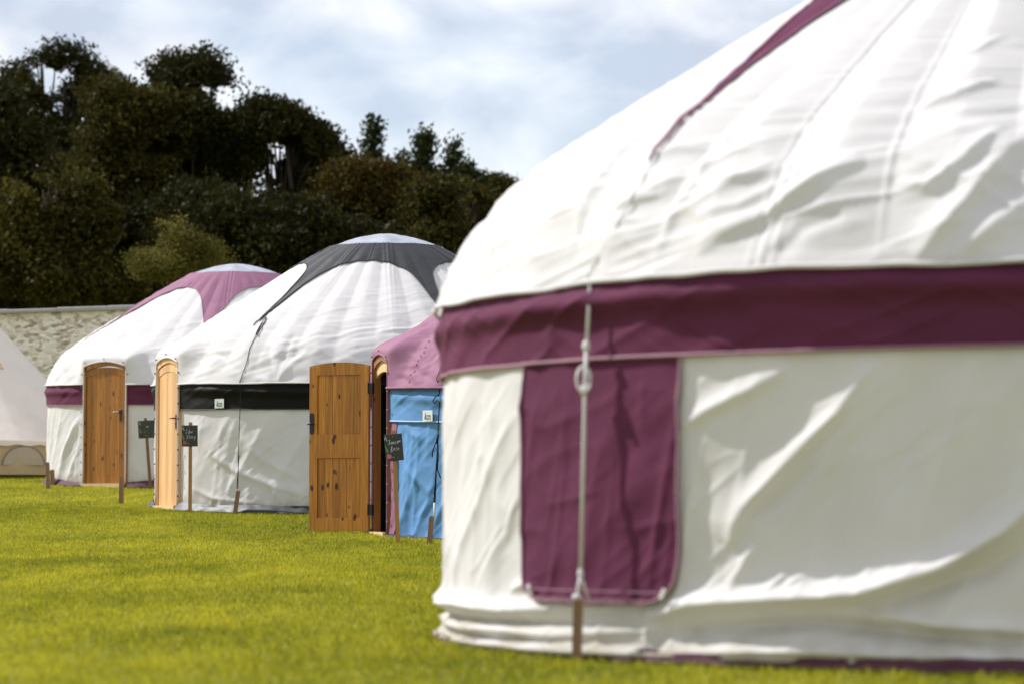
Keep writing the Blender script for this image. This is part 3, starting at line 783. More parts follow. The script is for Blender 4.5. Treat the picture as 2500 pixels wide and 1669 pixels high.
MB().tube(L3([(1071, 962, .08), (1062, 968, .09), (1057, 978, .09), (1060, 984, .09), (1069, 976, .09)]), .006, 5).build('rope_end', M['blackrope'], blue.root, smooth=True)
MB().tube(L3([(1069, 1066, .12), (1062, 1085, .13), (1056, 1100, .13), (1055, 1115, .13)]), .006, 5).build('rope_end', M['blackrope'], blue.root, smooth=True)
MB().tube(L3([(1069, 1066, .12), (1070, 1110, .13), (1068, 1145, .13), (1076, 1166, .12)]), .006, 5).build('rope_end', M['blackrope'], blue.root, smooth=True)
MB().tube(L3([(1069, 1060, .12), (1067, 1082, .13)]), .012, 6).build('rope_end', M['blackrope'], blue.root, smooth=True)
MB().tube(L3([(1065, 1130, .13), (1059, 1228, .15)]), .005, 5).build('rope_end', M['blackrope'], blue.root, smooth=True)
MB().tube(L3([(1061, 1226, .16), (1060, 1268, .17)]), [.012, .009], 6).build('rope_slider', M['rope'], blue.root, smooth=True)
for (x, y_) in ((1046, 835), (1038, 850), (1034, 862), (1028, 872), (1021, 884), (1017, 893), (1011, 908), (1008, 918), (1006, 934)):
    a = blue.hit(x, y_)
    if a:
        r, z = blue.roof_pos(np.array(a[0]), np.array([a[1], a[1] + .022]), .008); X = blue.place(np.array([a[0]] * 2), r, z); MB().tube(X, .0032, 5).build('roof_lacing', M['iron'], blue.root)

# ---------------------------------------------------------------- stakes and signs
def stake(px, ptop, pbx, pbot, w, label, ymax=80, mat_=None, lean=0.):
    b = ground_hit(pbx, pbot, ymax); Y = b[1]; b[2] = float(g(Y)) - .02
    t = P(px, ptop, Y - lean)
    d = Vector(t) - Vector(b)
    m = MB(); ln = d.length; ww = w / 2
    m.box(-ww, ww, -ww * .8, ww * .8, 0, ln - .012, bev=.004)
    # chamfered worn head
    m.box(-ww * .8, ww * .85, -ww * .65, ww * .6, ln - .014, ln, bev=.003)
    o = m.build('wooden_stake', mat_ or M['stake'], None, loc=tuple(b))
    o.rotation_euler = Vector((0, 0, 1)).rotation_difference(d.normalized()).to_euler(); return tag(o, label, 'stake', 'wooden tent stakes')
stake(1412, 1460, 1407, 1598, .038, 'nearest blurred stake holding the white rope by the large yurt', ymax=10.97, lean=.0)
stake(1054, 1258, 1048, 1316, .045, 'leaning stake tied to the black rope in front of the blue wall', ymax=26.0, lean=.0)
stake(582, 1196, 573, 1247, .045, 'short leaning stake under the black rope of the yurt with a charcoal crown', ymax=32.1)
stake(297, 1161, 296, 1231, .055, 'lone upright stake on the lawn in front of the orange plank door')
stake(116, 1127, 118, 1190, .05, 'taller of the two stakes at the left edge of the farthest yurt', ymax=40.2)
stake(127, 1145, 130, 1184, .06, 'shorter of the two stakes at the left edge of the farthest yurt', ymax=42.4)

# hand lettered strokes in a unit box per glyph
GL = {'J': [[(.1, 1), (.9, 1)], [(.6, 1), (.62, .15), (.35, -.1), (.05, .1)]], 'a': [[(.8, .5), (.4, .6), (.1, .3), (.3, 0), (.7, .2), (.8, .55), (.8, .1), (.95, 0)]],
      'm': [[(0, 0), (.08, .55), (.1, .4), (.3, .58), (.42, .4), (.42, 0), (.45, .4), (.68, .58), (.8, .4), (.85, 0)]],
      'e': [[(.1, .3), (.8, .35), (.7, .55), (.35, .6), (.1, .3), (.35, 0), (.85, .12)]], 's': [[(.8, .5), (.45, .6), (.25, .45), (.7, .2), (.5, 0), (.1, .1)]],
      'n': [[(0, 0), (.1, .55), (.15, .4), (.5, .6), (.7, .4), (.75, 0)]], 'd': [[(.75, .45), (.4, .58), (.1, .3), (.35, 0), (.7, .2)], [(.75, 1.0), (.75, 0), (.9, 0)]],
      'R': [[(.15, -.1), (.2, 1.05), (.7, 1), (.75, .6), (.25, .5), (.9, -.2)]], 'o': [[(.5, .6), (.15, .4), (.3, 0), (.7, .1), (.75, .5), (.5, .6)]],
      'E': [[(.85, 1), (.3, 1), (.15, .75), (.6, .55), (.15, .4), (.25, 0), (.85, .05)]], 'F': [[(.2, -.1), (.25, 1), (.9, 1)], [(.2, .5), (.7, .55)]],
      'l': [[(.4, 1), (.4, 0), (.6, 0)]], 'r': [[(.2, 0), (.25, .6), (.3, .4), (.7, .6)]], 'y': [[(.15, .6), (.3, .1), (.7, .2)], [(.8, .6), (.7, -.3), (.4, -.5)]]}
def write(mb, text, x, z, h, y, wf=.46, rad=.0024, slant=.15):
    for ch in text:
        for st in GL.get(ch, []):
            pts = [(x + (a * wf + b * slant) * h, y, z + b * h) for a, b in st]; mb.tube(pts, rad, 4)
        x += h * (wf * 1.12 if ch != 'm' else wf * 1.2)
    return x
def sign(px, pboard, pbx, pbot, w, h, rotz, roll, lines, flower, label, post_m, ymax=80, facing_text=True):
    b = ground_hit(pbx, pbot, ymax); Y = b[1]; b[2] = float(g(Y)) - .02
    c_ = P(px, pboard, Y); root = empty('chalkboard_sign', tuple(b), label=label, cat='sign', group='chalkboard name signs beside the yurt doors')
    d = Vector(c_) - Vector(b); top = d * ((d.length + h / 2 + .035) / d.length)
    q = Vector((0, 0, 1)).rotation_difference(d.normalized()).to_euler()
    p = MB().box(-.019, .019, -.019, .019, 0, top.length, bev=.003).build('post', post_m, root); p.rotation_euler = q
    bd = MB().box(-w / 2, w / 2, -.006, .006, -h / 2, h / 2, bev=.002).build('board', M['slate'], root)
    off = Matrix.Rotation(rotz, 4, 'Z') @ Vector((0, -.030, 0)); bd.location = d + off
    bd.rotation_euler = (0, roll, rotz)
    t = MB()
    for tx, x, z, hh in lines: write(t, tx, x * w, z * h, hh, -.0085)
    # chalk scroll in the top corner
    t.tube([(-.46 * w, -.0085, .30 * h), (-.42 * w, -.0085, .44 * h), (-.38 * w, -.0085, .34 * h), (-.34 * w, -.0085, .24 * h)], .003, 4)
    t.build('lettering', M['chalk'], bd)
    f = MB(); cx_, cz_ = -.30 * w, -.33 * h
    for k in range(9):
        a = k * 2.4; r = .0045 * math.sqrt(k) * 1.5; f.ball((cx_ + r * cos(a) * 1.0, -.009, cz_ + r * sin(a)), .014 - .0006 * k, 7, (1, .25, 1))
    f.build('painted_rose', flower, bd)
    l = MB()
    for (x0, z0, x1, z1) in ((-.40, -.18, -.46, .10), (-.36, -.22, -.40, -.02), (-.20, -.20, -.14, -.10), (-.14, -.36, .0, -.38), (-.42, -.44, -.46, -.48)):
        l.tube([(x0 * w, -.009, z0 * h), ((x0 + x1) / 2 * w + .006, -.009, (z0 + z1) / 2 * h), (x1 * w, -.009, z1 * h)], [.003, .007, .002], 5)
    l.build('painted_leaves', M['leafp'], bd)
    for z in (.40, -.38): MB().ball((0, 0, 0), .006, 6).build('brass_screw', M['brass'], bd, loc=(-.02 * w, -.008, z * h))
    return root
sign(963, 1091, 972, 1316, .165, .245, R_(-8), R_(-5), [('James', -.30, .12, .038), ('and', .22, .18, .018), ('Rose', -.18, -.12, .040)], M['pink'],
     'chalkboard name sign with a pink rose on an orange post beside the blue wall', M['signpost'], ymax=26.2)
sign(465, 1063, 464, 1244, .185, .24, R_(-10), R_(-.5), [('Ed', -.25, .10, .048), ('and', .0, .14, .022), ('Flory', -.18, -.12, .040)], M['redp'],
     'chalkboard name sign with a red rose right of the pale plank door', M['signpost'], ymax=32.45)
sign(357, 1047, 368, 1191, .25, .245, R_(25), R_(-4), [('and', -.05, .12, .02)], M['skirtmaroon'],
     'dark chalkboard sign on a tilted brown post between the two plank doors', M['signpostdark'], ymax=39.9)

# ---------------------------------------------------------------- bell tent
def bell_tent():
    Y = 47.0; cx = (-80 - 1250) / 149.; root = empty('bell_tent', (cx, Y, float(g(Y))), label='cream bell tent with arched mesh window at the left edge', cat='tent')
    Rr = 2.45; n = 240; rows = 70
    T, Fq = np.meshgrid(np.linspace(0, 2 * pi, n, endpoint=False), np.linspace(0, 1, rows), indexing='ij')
    rad = .03 + (Rr - .03) * Fq; z = .50 + (3.0 - .50) * ((1 - Fq) ** 1.0 * .82 + .18 * (1 - Fq) ** 2.4)
    seg = T / (2 * pi / 12); fr = np.abs(seg - np.round(seg)) * 2
    rad = rad * (1 - .035 * fr * Fq); z = z + .02 * (fbm(T * 3, Fq * 5, 3) - .5)
    X = np.stack([rad * np.sin(T), -rad * np.cos(T), z], -1); idx = np.arange(n * rows).reshape(n, rows); nx = np.roll(idx, -1, 0)
    Q = np.stack([idx[:, :-1], idx[:, 1:], nx[:, 1:], nx[:, :-1]], -1).reshape(-1, 4)
    np_obj('roof_canvas', X.reshape(-1, 3), Q, M['cream'], root)
    th = T[:, 0]; r = rad[:, -1]
    def strip(name, ra, za, rb, zb, m_, f=0.):
        V = np.concatenate([np.stack([ra * np.sin(th), -ra * np.cos(th), za], -1), np.stack([rb * np.sin(th), -rb * np.cos(th), zb], -1)])
        i = np.arange(n); Q = np.stack([i, n + i, n + (i + 1) % n, (i + 1) % n], -1); return np_obj(name, V, Q, m_, root)
    one = np.ones(n)
    strip('valance', r + .004, one * .51, r + .015, .43 + .012 * np.sin(th * 40), M['cream'])
    strip('wall', r - .03, one * .50, r - .0, one * -.03, M['tan'])
    # arched mesh window with its edging
    for th0 in (R_(32),):
        pts = []; m_ = MB(); 
        for q in np.linspace(0, pi, 15):
            dx = .36 * cos(q); zz = .12 + .30 * sin(q); a = th0 + dx / Rr; pts.append((2.42 * sin(a), -2.42 * cos(a), zz))
        for k, p_ in enumerate(pts): m_.V.append(p_)
        m_.F.append(tuple(range(len(pts))))
        # give it body
        w_ = MB(); c0 = Vector((sin(th0), -cos(th0), 0)) * .012
        ctr = Vector((2.40 * sin(th0), -2.40 * cos(th0), .12))
        w_.V = [tuple(ctr + c0 * 3)] + [tuple(Vector(p_) + c0) for p_ in pts]; w_.F = [(0, k, k + 1) for k in range(1, len(pts))]
        wo = w_.build('mesh_window', M['mesh'], root)
        MB().tube([tuple(Vector(p_) + c0 * 1.4) for p_ in pts], .008, 5).build('window_edging', M['edging'], wo, smooth=True)
    # vent hood near the top
    a = R_(38); d = Vector((sin(a), -cos(a), 0)); c_ = d * 1.08 + Vector((0, 0, 1.68)); s_ = Vector((cos(a), sin(a), 0))
    v = MB(); v.V = [tuple(c_ + s_ * .22 - Vector((0, 0, .10))), tuple(c_ - s_ * .22 - Vector((0, 0, .10))), tuple(c_ + d * .10 + Vector((0, 0, .02))), tuple(c_ + Vector((0, 0, .16)) - d * .05)]
    v.F = [(0, 2, 3), (2, 1, 3), (0, 1, 2), (0, 3, 1)]; v.build('vent_hood', M['tan'], root)
    MB().tube([(0, 0, 2.7), (0, 0, 3.08)], .02, 6).build('pole_tip', M['iron'], root)
bell_tent()

# ---------------------------------------------------------------- garden wall
a = P(0, 757, 58.0); b = P(310, 748, 56.9); ztop = a[2]; dirx = (b - a) / (b[0] - a[0])
p0 = a + dirx * (-26 - a[0]); p1 = a + dirx * (30 - a[0]); ang = math.atan2(p1[1] - p0[1], p1[0] - p0[0]); ln = math.hypot(p1[1] - p0[1], p1[0] - p0[0])
wall = empty('garden_wall', (p0[0], p0[1], 0), rotz=ang, label='long pale rubble stone garden wall behind the tents', cat='wall')
ww = MB()
nx_, nz_ = 560, 42
xs = np.linspace(0, ln, nx_); zs = np.linspace(.2, ztop - .088, nz_)
X_, Z_ = np.meshgrid(xs, zs, indexing='ij'); Yd = -.05 * fbm(X_ * 3.5, Z_ * 6, 5) - .03 * fbm(X_ * .6, Z_ * .6, 8)
V = np.stack([X_, Yd, Z_], -1).reshape(-1, 3); idx = np.arange(nx_ * nz_).reshape(nx_, nz_)
Q = np.stack([idx[:-1, :-1], idx[1:, :-1], idx[1:, 1:], idx[:-1, 1:]], -1).reshape(-1, 4)
V2 = V.copy(); V2[:, 1] = .45 + .0 * V2[:, 1]; nV = len(V)
top = np.stack([idx[:-1, -1], idx[1:, -1], idx[1:, -1] + nV, idx[:-1, -1] + nV], -1)
e0 = np.stack([idx[0, :-1], idx[0, 1:], idx[0, 1:] + nV, idx[0, :-1] + nV], -1); e1 = np.stack([idx[-1, 1:], idx[-1, :-1], idx[-1, :-1] + nV, idx[-1, 1:] + nV], -1)
np_obj('masonry', np.concatenate([V, V2]), np.concatenate([Q, Q[:, ::-1] + nV, top, e0, e1]), M['stone'], wall, smooth=False)
cp = MB(); x = 0
while x < ln:
    L_ = random.uniform(.8, 1.3); cp.box(x + .004, min(x + L_, ln) - .004, -.16, .53, ztop - .085, ztop + random.uniform(-.012, .012), bev=.012); x += L_
cp.build('coping', M['coping'], wall)

# ---------------------------------------------------------------- trees
def leaves(centres, rads, n, size, seed, clump=.55, per=45, flat=1.0, thr=.43):
    r = np.random.default_rng(seed)
    vol = np.array([a * b * c for a, b, c in rads]) ** .72; pr = vol / vol.sum()
    ncl = max(8, n // per); bi = r.choice(len(centres), ncl, p=pr)
    # boughs: lumps of uneven size standing on the outside of each mass
    nb = 11; C0 = np.array(centres); R0 = np.array(rads); bd = r.normal(size=(len(C0), nb, 3)); bd[..., 2] += .35
    bd /= np.linalg.norm(bd, axis=2)[..., None]
    bc = C0[:, None] + bd * R0[:, None] * r.uniform(.40, 1.02, (len(C0), nb, 1)); br = R0.mean(1)[:, None] * r.uniform(.20, .58, (len(C0), nb))
    sb = r.integers(0, nb, ncl); d = r.normal(size=(ncl, 3)); d /= np.linalg.norm(d, axis=1)[:, None]
    rad = r.random(ncl) ** .5
    cc = bc[bi, sb] + d * (rad * br[bi, sb])[:, None] * np.array([1.1, 1.1, .75])
    core = r.random(ncl) < .22
    cc = np.where(core[:, None], C0[bi] + d * (r.random(ncl) ** .4 * .8)[:, None] * R0[bi], cc)
    csz = r.uniform(.55, 1.25, ncl) * clump
    k = r.choice(ncl, n, p=csz ** 2 / (csz ** 2).sum())
    off = r.normal(size=(n, 3)); off *= np.minimum(1, 2.3 / np.linalg.norm(off, axis=1))[:, None]; off = off * (csz[k] * .78)[:, None] * np.array([1, 1, .6 * flat])
    c = cc[k] + off
    gp = fbm(c[:, 0] * .75 + c[:, 1] * .35, c[:, 2] * .95 - c[:, 1] * .3, seed + 7, 3)
    kp = gp > thr; c = c[kp]; k = k[kp]; n = len(c)
    # leaf spray: quad with random orientation
    u = r.normal(size=(n, 3)); u /= np.linalg.norm(u, axis=1)[:, None]
    w = r.normal(size=(n, 3)); w -= (w * u).sum(1)[:, None] * u; w /= np.linalg.norm(w, axis=1)[:, None]
    s = (size * r.uniform(.55, 1.3, n))[:, None]
    V = np.stack([c - u * s, c + w * s * .5, c + u * s, c - w * s * .5], 1).reshape(-1, 3)
    Q = np.arange(4 * n).reshape(n, 4)
    tint = np.clip(.75 * r.random(ncl)[k] ** 1.6 + .3 * r.random(n) + .25 * (fbm(c[:, 0] * .5, c[:, 2] * .5, seed) - .5), 0, 1); return V, Q, np.repeat(tint, 4)
def tree(name, label, Y, blobs, n, size, m, seed, trunk=None, clump=.55, limbs=5, cat='tree', group='trees behind the garden wall', depthk=.8, thr=.385):
    cen = []; rads = []; s = F / Y
    for (x, y, rx, ry) in blobs:
        q = P(x, y, Y); cen.append(q + np.array([0, random.uniform(-.6, .6) * rx / s, 0])); rads.append((rx / s, rx / s * depthk, ry / s))
    tx = trunk[0] if trunk else blobs[0][0]; tt = trunk[1] if trunk else blobs[0][1]
    base = P(tx, 1000, Y); base[2] = float(g(Y)) - .1
    root = empty(name, tuple(base), label=label, cat=cat, group=group)
    V, Q, ti = leaves(cen, rads, int(n * 3.1), size * .52, seed, clump, per=100, thr=thr); V = V - base
    V[:, 2] = np.maximum(V[:, 2], .05)
    np_obj('crown', V, Q, m, root, smooth=False, tint=ti)
    rr = random.Random(seed); t = MB(); topp = Vector(P(tx, tt, Y) - base); H = topp.length
    pts = [Vector((0, 0, -.1))] ; K = 7
    for i in range(1, K + 1): pts.append(topp * (i / K) + Vector((rr.uniform(-.25, .25), rr.uniform(-.25, .25), 0)))
    r0 = .028 * H + .05; t.tube(pts, [r0 * (1 - .85 * i / K) for i in range(K + 1)], 8)
    for j in range(limbs):
        c_ = Vector(cen[j % len(cen)] - base); rdv = rads[j % len(cen)]
        e = c_ + Vector((rr.uniform(-.6, .6) * rdv[0], rr.uniform(-.6, .6) * rdv[1], rr.uniform(0, .7) * rdv[2]))
        s0 = pts[min(K - 1, max(2, int(rr.uniform(.35, .8) * K)))]
        mid_ = (s0 + e) / 2 + Vector((rr.uniform(-.3, .3), rr.uniform(-.3, .3), rr.uniform(-.1, .4)))
        t.tube([s0, mid_, e], [r0 * .38, r0 * .22, .03], 6)
        for _ in range(3):
            e2 = e + Vector((rr.uniform(-1, 1) * rdv[0] * .6, rr.uniform(-1, 1) * rdv[1] * .5, rr.uniform(-.2, .6) * rdv[2]))
            t.tube([mid_, (mid_ + e2) / 2 + Vector((0, 0, .2)), e2], [r0 * .18, r0 * .1, .02], 5)
    t.build('trunk', M['bark'], root, smooth=True); return root
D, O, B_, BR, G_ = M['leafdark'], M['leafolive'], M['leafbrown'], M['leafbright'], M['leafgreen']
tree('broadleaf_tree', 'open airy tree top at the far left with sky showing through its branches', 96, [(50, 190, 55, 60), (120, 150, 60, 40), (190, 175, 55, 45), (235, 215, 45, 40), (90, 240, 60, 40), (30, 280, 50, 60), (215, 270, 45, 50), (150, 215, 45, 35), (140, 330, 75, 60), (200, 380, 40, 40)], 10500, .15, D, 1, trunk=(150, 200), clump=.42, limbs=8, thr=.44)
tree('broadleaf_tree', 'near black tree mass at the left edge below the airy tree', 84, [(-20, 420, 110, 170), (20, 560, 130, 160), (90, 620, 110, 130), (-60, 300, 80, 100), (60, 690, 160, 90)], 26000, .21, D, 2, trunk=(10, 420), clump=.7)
tree('broadleaf_tree', 'olive brown tree between the airy tree and the tallest crown', 90, [(290, 300, 75, 85), (345, 260, 55, 50), (270, 400, 110, 110), (215, 470, 100, 110), (330, 480, 120, 130), (380, 380, 90, 110), (190, 400, 50, 60)], 34000, .17, O, 3, trunk=(300, 320), clump=.5)
tree('broadleaf_tree', 'tallest dark rounded tree in the middle of the treeline', 92, [(430, 175, 42, 32), (480, 180, 55, 38), (455, 240, 75, 70), (530, 240, 60, 60), (560, 300, 70, 65), (500, 340, 110, 90), (440, 420, 110, 110), (530, 430, 85, 100), (600, 360, 50, 55)], 40000, .17, D, 4, trunk=(480, 260), clump=.48, limbs=9)
tree('broadleaf_tree', 'dark tree forming the right shoulder of the tallest crown', 90, [(635, 300, 45, 42), (680, 310, 60, 45), (725, 340, 60, 50), (770, 400, 55, 60), (715, 410, 80, 85), (790, 470, 42, 80), (750, 520, 80, 110), (650, 570, 70, 60)], 38000, .17, D, 5, trunk=(700, 360), clump=.48, limbs=6, thr=.37)
tree('broadleaf_tree', 'low olive tree in front of the left end of the treeline', 80, [(150, 610, 90, 80), (100, 500, 60, 50), (225, 500, 75, 60), (280, 560, 90, 70), (340, 640, 110, 90), (180, 690, 160, 80), (30, 640, 80, 70)], 24000, .17, O, 6, trunk=(200, 600), clump=.5)
tree('broadleaf_tree', 'bushy dark tree below the tallest crown above the yurts', 82, [(460, 560, 110, 80), (560, 600, 120, 80), (380, 600, 90, 80), (520, 690, 150, 70), (640, 650, 100, 90)], 30000, .19, D, 7, trunk=(500, 600), clump=.6)
tree('leafy_shrub', 'sunlit yellow green shrub rising above the wall left of the plum crown', 70, [(430, 600, 34, 60), (465, 600, 45, 34), (395, 660, 60, 40), (440, 670, 50, 45), (350, 630, 26, 16), (500, 640, 40, 40), (420, 550, 14, 22)], 6500, .075, BR, 8, trunk=(425, 640), clump=.26, cat='shrub', group=None, limbs=4)
tree('broadleaf_tree', 'bronze tinted rounded tree right of centre below the conifers', 88, [(880, 440, 55, 38), (850, 500, 60, 80), (940, 455, 60, 45), (910, 560, 100, 90), (980, 520, 70, 70), (830, 580, 60, 100)], 30000, .165, B_, 9, trunk=(890, 460), clump=.48)
tree('broadleaf_tree', 'yellow olive tree beside the roof edge of the large yurt', 86, [(1070, 490, 60, 42), (1130, 500, 60, 45), (1040, 560, 80, 80), (1140, 570, 90, 80), (1190, 530, 50, 50), (1000, 620, 90, 90), (1100, 650, 110, 90)], 30000, .16, O, 10, trunk=(1090, 520), clump=.45)
tree('broadleaf_tree', 'dark tree low in the gap between charcoal crown and treeline', 80, [(760, 640, 110, 80), (880, 650, 120, 90), (980, 690, 100, 80), (700, 560, 70, 70), (820, 720, 150, 60)], 28000, .19, D, 11, trunk=(820, 650), clump=.6)
tree('broadleaf_tree', 'small far tree at the right end of the treeline', 105, [(1180, 460, 34, 22), (1230, 462, 50, 22), (1210, 500, 60, 40), (1290, 480, 50, 30), (1380, 500, 80, 40)], 9000, .16, O, 12, trunk=(1210, 480), clump=.4)
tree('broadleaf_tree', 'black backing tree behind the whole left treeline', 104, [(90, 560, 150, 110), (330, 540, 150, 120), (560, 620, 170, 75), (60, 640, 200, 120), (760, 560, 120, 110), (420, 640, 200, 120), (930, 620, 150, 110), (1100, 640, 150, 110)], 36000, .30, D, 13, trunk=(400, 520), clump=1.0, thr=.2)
def conifer(label, px, top, bot, w, Y, seed, n=3500, lean=0, m=None, density=.11):
    """narrow crown of drooping tiers"""
    s = F / Y; base = P(px, 1000, Y); base[2] = float(g(Y)) - .1; tp = P(px + lean, top, Y) - base; bt = P(px, bot, Y) - base
    root = empty('conifer_tree', tuple(base), label=label, cat='tree', group='conifers showing above the treeline')
    r = np.random.default_rng(seed); k = 60; f = r.random(k) ** .8; an = r.random(k) * 2 * pi
    ax = bt + (tp - bt) * (1 - f)[:, None]; L = (w / s) * (f ** .8) * r.uniform(.35, 1.1, k)
    tips = ax + np.stack([np.cos(an) * L, np.sin(an) * L, .15 * L], -1)
    b = r.integers(0, k, n); q = r.random(n)[:, None]; c_ = ax[b] * (1 - q) + tips[b] * q + r.normal(size=(n, 3)) * .17
    u = r.normal(size=(n, 3)); u /= np.linalg.norm(u, axis=1)[:, None]; w_ = np.cross(u, r.normal(size=(n, 3))); w_ /= np.linalg.norm(w_, axis=1)[:, None]
    sz = density * r.uniform(.6, 1.3, n)[:, None]
    V = np.stack([c_ - u * sz, c_ + w_ * sz * .4, c_ + u * sz, c_ - w_ * sz * .4], 1).reshape(-1, 3)
    np_obj('crown', V, np.arange(4 * n).reshape(n, 4), m or G_, root, smooth=False, tint=np.repeat(r.random(n), 4))
    t = MB(); t.tube([(0, 0, 0), tuple(bt), tuple(tp)], [.22, .14, .02], 6)
    for i in range(k): t.tube([tuple(ax[i]), tuple(tips[i])], [.03, .01], 4)
    t.build('trunk', M['bark'], root)
conifer('slender conifer spire standing alone above the treeline', 895, 298, 440, 42, 98, 21, 1600, lean=22)
conifer('tallest broad conifer of the pair right of centre', 1030, 322, 520, 88, 98, 22, 4200, lean=8)
conifer('leaning conifer tip right of the broad conifer', 1085, 342, 520, 60, 99, 23, 1900, lean=28)
conifer('short conifer shoulder sloping down to the right', 1130, 405, 520, 60, 97, 24, 2400, lean=15)
conifer('thin low conifer tip between spire and broad conifer', 985, 385, 500, 36, 97, 25, 1100)
conifer('tiny conifer tip near the right end of the treeline', 1168, 425, 500, 34, 97, 26, 1000)

# ---------------------------------------------------------------- ground
ys = np.concatenate([np.arange(-20, 60, 1.0), np.arange(60, 400, 10)]); xs = np.concatenate([np.arange(-200, -20, 20), np.arange(-20, 20, 1.0), np.arange(20, 201, 20)])
X_, Y_ = np.meshgrid(xs, ys, indexing='ij'); Z_ = g(Y_); idx = np.arange(X_.size).reshape(X_.shape)
Q = np.stack([idx[:-1, :-1], idx[1:, :-1], idx[1:, 1:], idx[:-1, 1:]], -1).reshape(-1, 4)
lawn = np_obj('lawn', np.stack([X_, Y_, Z_], -1).reshape(-1, 3), Q, M['lawn']); tag(lawn, 'sunlit yellow green mown lawn under the tents', 'lawn', kind='structure')
# blades
def blades(n, y0, y1, k, hscale=1., wscale=1., seed=1):
    r = np.random.default_rng(seed)
    Y = np.sqrt(r.random(n) * (y1 ** 2 - y0 ** 2) + y0 ** 2); X = (r.random(n) * 2 - 1) * (Y * .185 + 1.2)
    keep = np.ones(n, bool)
    for y in (near, mid, far, blue): keep &= np.hypot(X - y.cx, Y - y.cy) > y.R + .015
    keep &= np.hypot(X + 8.93, Y - 47) > 2.4
    X = X[keep]; Y = Y[keep]; n = len(X); Z = g(Y)
    pat = fbm(X * 1.3, Y * .55, 3, 4); pat2 = fbm(X * 6, Y * 3, 9, 3)
    h = (.010 + .021 * r.random(n) ** 1.5) * (.7 + .7 * pat2) * hscale; w = r.uniform(.003, .0062, n) * wscale
    an = r.random(n) * 2 * pi; dx = np.cos(an) * w; dy = np.sin(an) * w
    la = r.random(n) * 2 * pi; ll = h * r.uniform(.1, .9, n)
    A = np.stack([X - dx, Y - dy, Z - .004], -1); Bv = np.stack([X + dx, Y + dy, Z - .004], -1)
    C = np.stack([X + np.cos(la) * ll, Y + np.sin(la) * ll, Z + h], -1)
    t = np.clip(.24 + .85 * (pat - .30) + .4 * (pat2 - .5) + .55 * (r.random(n) - .4), 0, 1)
    return np.stack([A, Bv, C], 1).reshape(-1, 3), np.repeat(t, 3)
VV = []; TT = []
for (n, y0, y1, hs, ws, sd) in ((260000, 8.6, 22, 1.1, 1.3, 1), (330000, 20, 34, 1.0, 1.35, 2), (200000, 32, 46, 1.0, 1.8, 3), (60000, 44, 57, 1.1, 2.5, 4)):
    v, t = blades(n, y0, y1, 0, hs, ws, sd); VV.append(v); TT.append(t)
V = np.concatenate(VV); tt = np.concatenate(TT)
gr = np_obj('grass', V, np.arange(len(V)).reshape(-1, 3), M['blade'], smooth=False, tint=tt)
tag(gr, 'short yellow green blades of the mown lawn', 'grass', kind='stuff')

# ---------------------------------------------------------------- light, sky, camera
SUN_EL = 42; SUN_AZ = -64   # azimuth measured from +Y (away from the camera) towards +X
sd_ = Vector((sin(R_(SUN_AZ)) * cos(R_(SUN_EL)), cos(R_(SUN_AZ)) * cos(R_(SUN_EL)), sin(R_(SUN_EL))))
sun = bpy.data.lights.new('sun', 'SUN'); sun.energy = 3.4; sun.angle = R_(.53); sun.color = (1, .98, .96)
so = bpy.data.objects.new('sun', sun); COL.objects.link(so); so.rotation_euler = (-sd_).to_track_quat('-Z', 'Y').to_euler(); so.location = (-10, 20, 30)
w = bpy.data.worlds.new('World'); scene.world = w; w.use_nodes = True; nt = w.node_tree; nt.nodes.clear(); L = nt.links
out = N(nt, 'ShaderNodeOutputWorld'); bg = N(nt, 'ShaderNodeBackground'); bg.inputs[1].default_value = .1
sky = N(nt, 'ShaderNodeTexSky', sky_type='NISHITA'); sky.sun_disc = False; sky.sun_elevation = R_(SUN_EL); sky.sun_rotation = R_(SUN_AZ); sky.dust_density = 1.2; sky.air_density = 1.0
tc = N(nt, 'ShaderNodeTexCoord'); mp = N(nt, 'ShaderNodeMapping'); mp.inputs['Scale'].default_value = (1, 1, 1.7); mp.inputs['Location'].default_value = (.37, .2, .05)
L.new(tc.outputs['Generated'], mp.inputs[0])
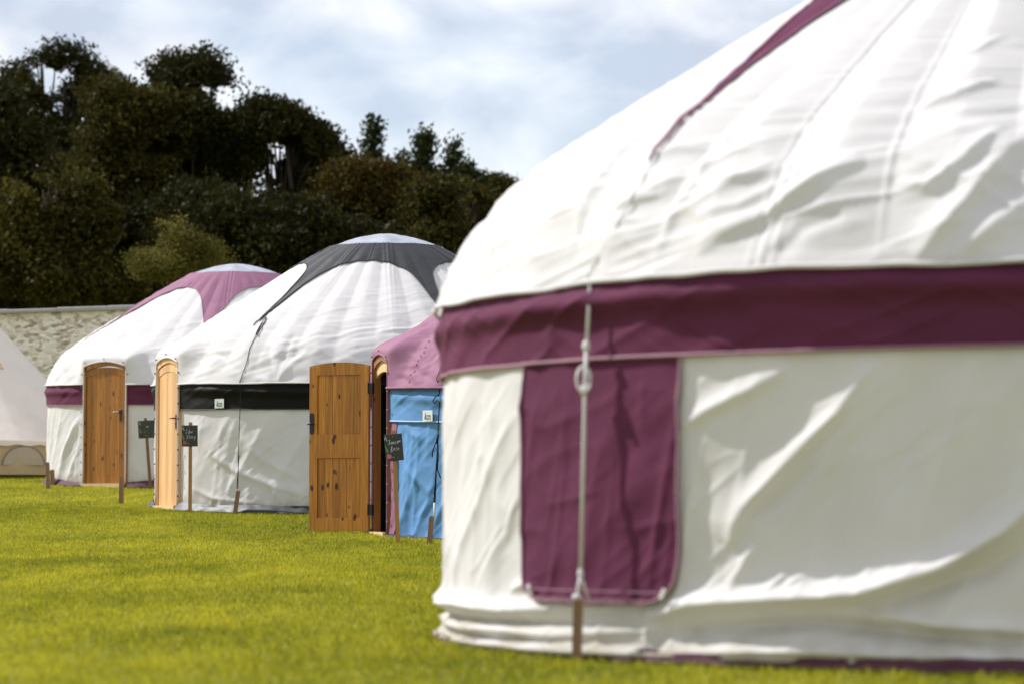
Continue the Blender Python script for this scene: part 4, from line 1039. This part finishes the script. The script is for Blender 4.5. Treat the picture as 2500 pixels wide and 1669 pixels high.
n1 = N(nt, 'ShaderNodeTexNoise'); n1.inputs['Scale'].default_value = 10; n1.inputs['Detail'].default_value = 7; n1.inputs['Roughness'].default_value = .52; n1.inputs['Distortion'].default_value = .4
L.new(mp.outputs[0], n1.inputs[0])
cr = N(nt, 'ShaderNodeValToRGB'); cr.color_ramp.elements[0].position = .40; cr.color_ramp.elements[1].position = .58
cr.color_ramp.elements[0].color = (.72, .72, .72, 1); cr.color_ramp.elements[1].color = (.96, .96, .96, 1)
L.new(n1.outputs[0], cr.inputs[0])
mx = N(nt, 'ShaderNodeMix', data_type='RGBA'); L.new(cr.outputs[0], mx.inputs[0]); L.new(sky.outputs[0], mx.inputs[6])
n2 = N(nt, 'ShaderNodeTexNoise'); n2.inputs['Scale'].default_value = 17; n2.inputs['Detail'].default_value = 6; n2.inputs['Roughness'].default_value = .5; n2.inputs['Distortion'].default_value = .3
L.new(mp.outputs[0], n2.inputs[0]); c2 = N(nt, 'ShaderNodeValToRGB'); c2.color_ramp.elements[0].position = .38; c2.color_ramp.elements[1].position = .62
c2.color_ramp.elements[0].color = (.38, .425, .51, 1); c2.color_ramp.elements[1].color = (.64, .65, .68, 1); L.new(n2.outputs[0], c2.inputs[0])
vm = N(nt, 'ShaderNodeVectorMath', operation='SCALE'); vm.inputs['Scale'].default_value = 10; L.new(c2.outputs[0], vm.inputs[0]); L.new(vm.outputs[0], mx.inputs[7])
L.new(mx.outputs[2], bg.inputs[0]); L.new(bg.outputs[0], out.inputs[0])

cam = bpy.data.cameras.new('camera'); co = bpy.data.objects.new('camera', cam); COL.objects.link(co); scene.camera = co
cam.sensor_width = 36; cam.lens = F / 2500 * 36; cam.clip_end = 2000; co.rotation_euler = (pi / 2 + TILT, 0, 0)
cam.dof.use_dof = True; cam.dof.focus_distance = 27.0; cam.dof.aperture_fstop = 2.6; cam.dof.aperture_blades = 0
vs = scene.view_settings; vs.view_transform = 'Standard'; vs.look = 'None'; vs.exposure = 0.72; vs.gamma = 1
scene.cycles.use_denoising = True; scene.cycles.max_bounces = 6; scene.cycles.transparent_max_bounces = 4
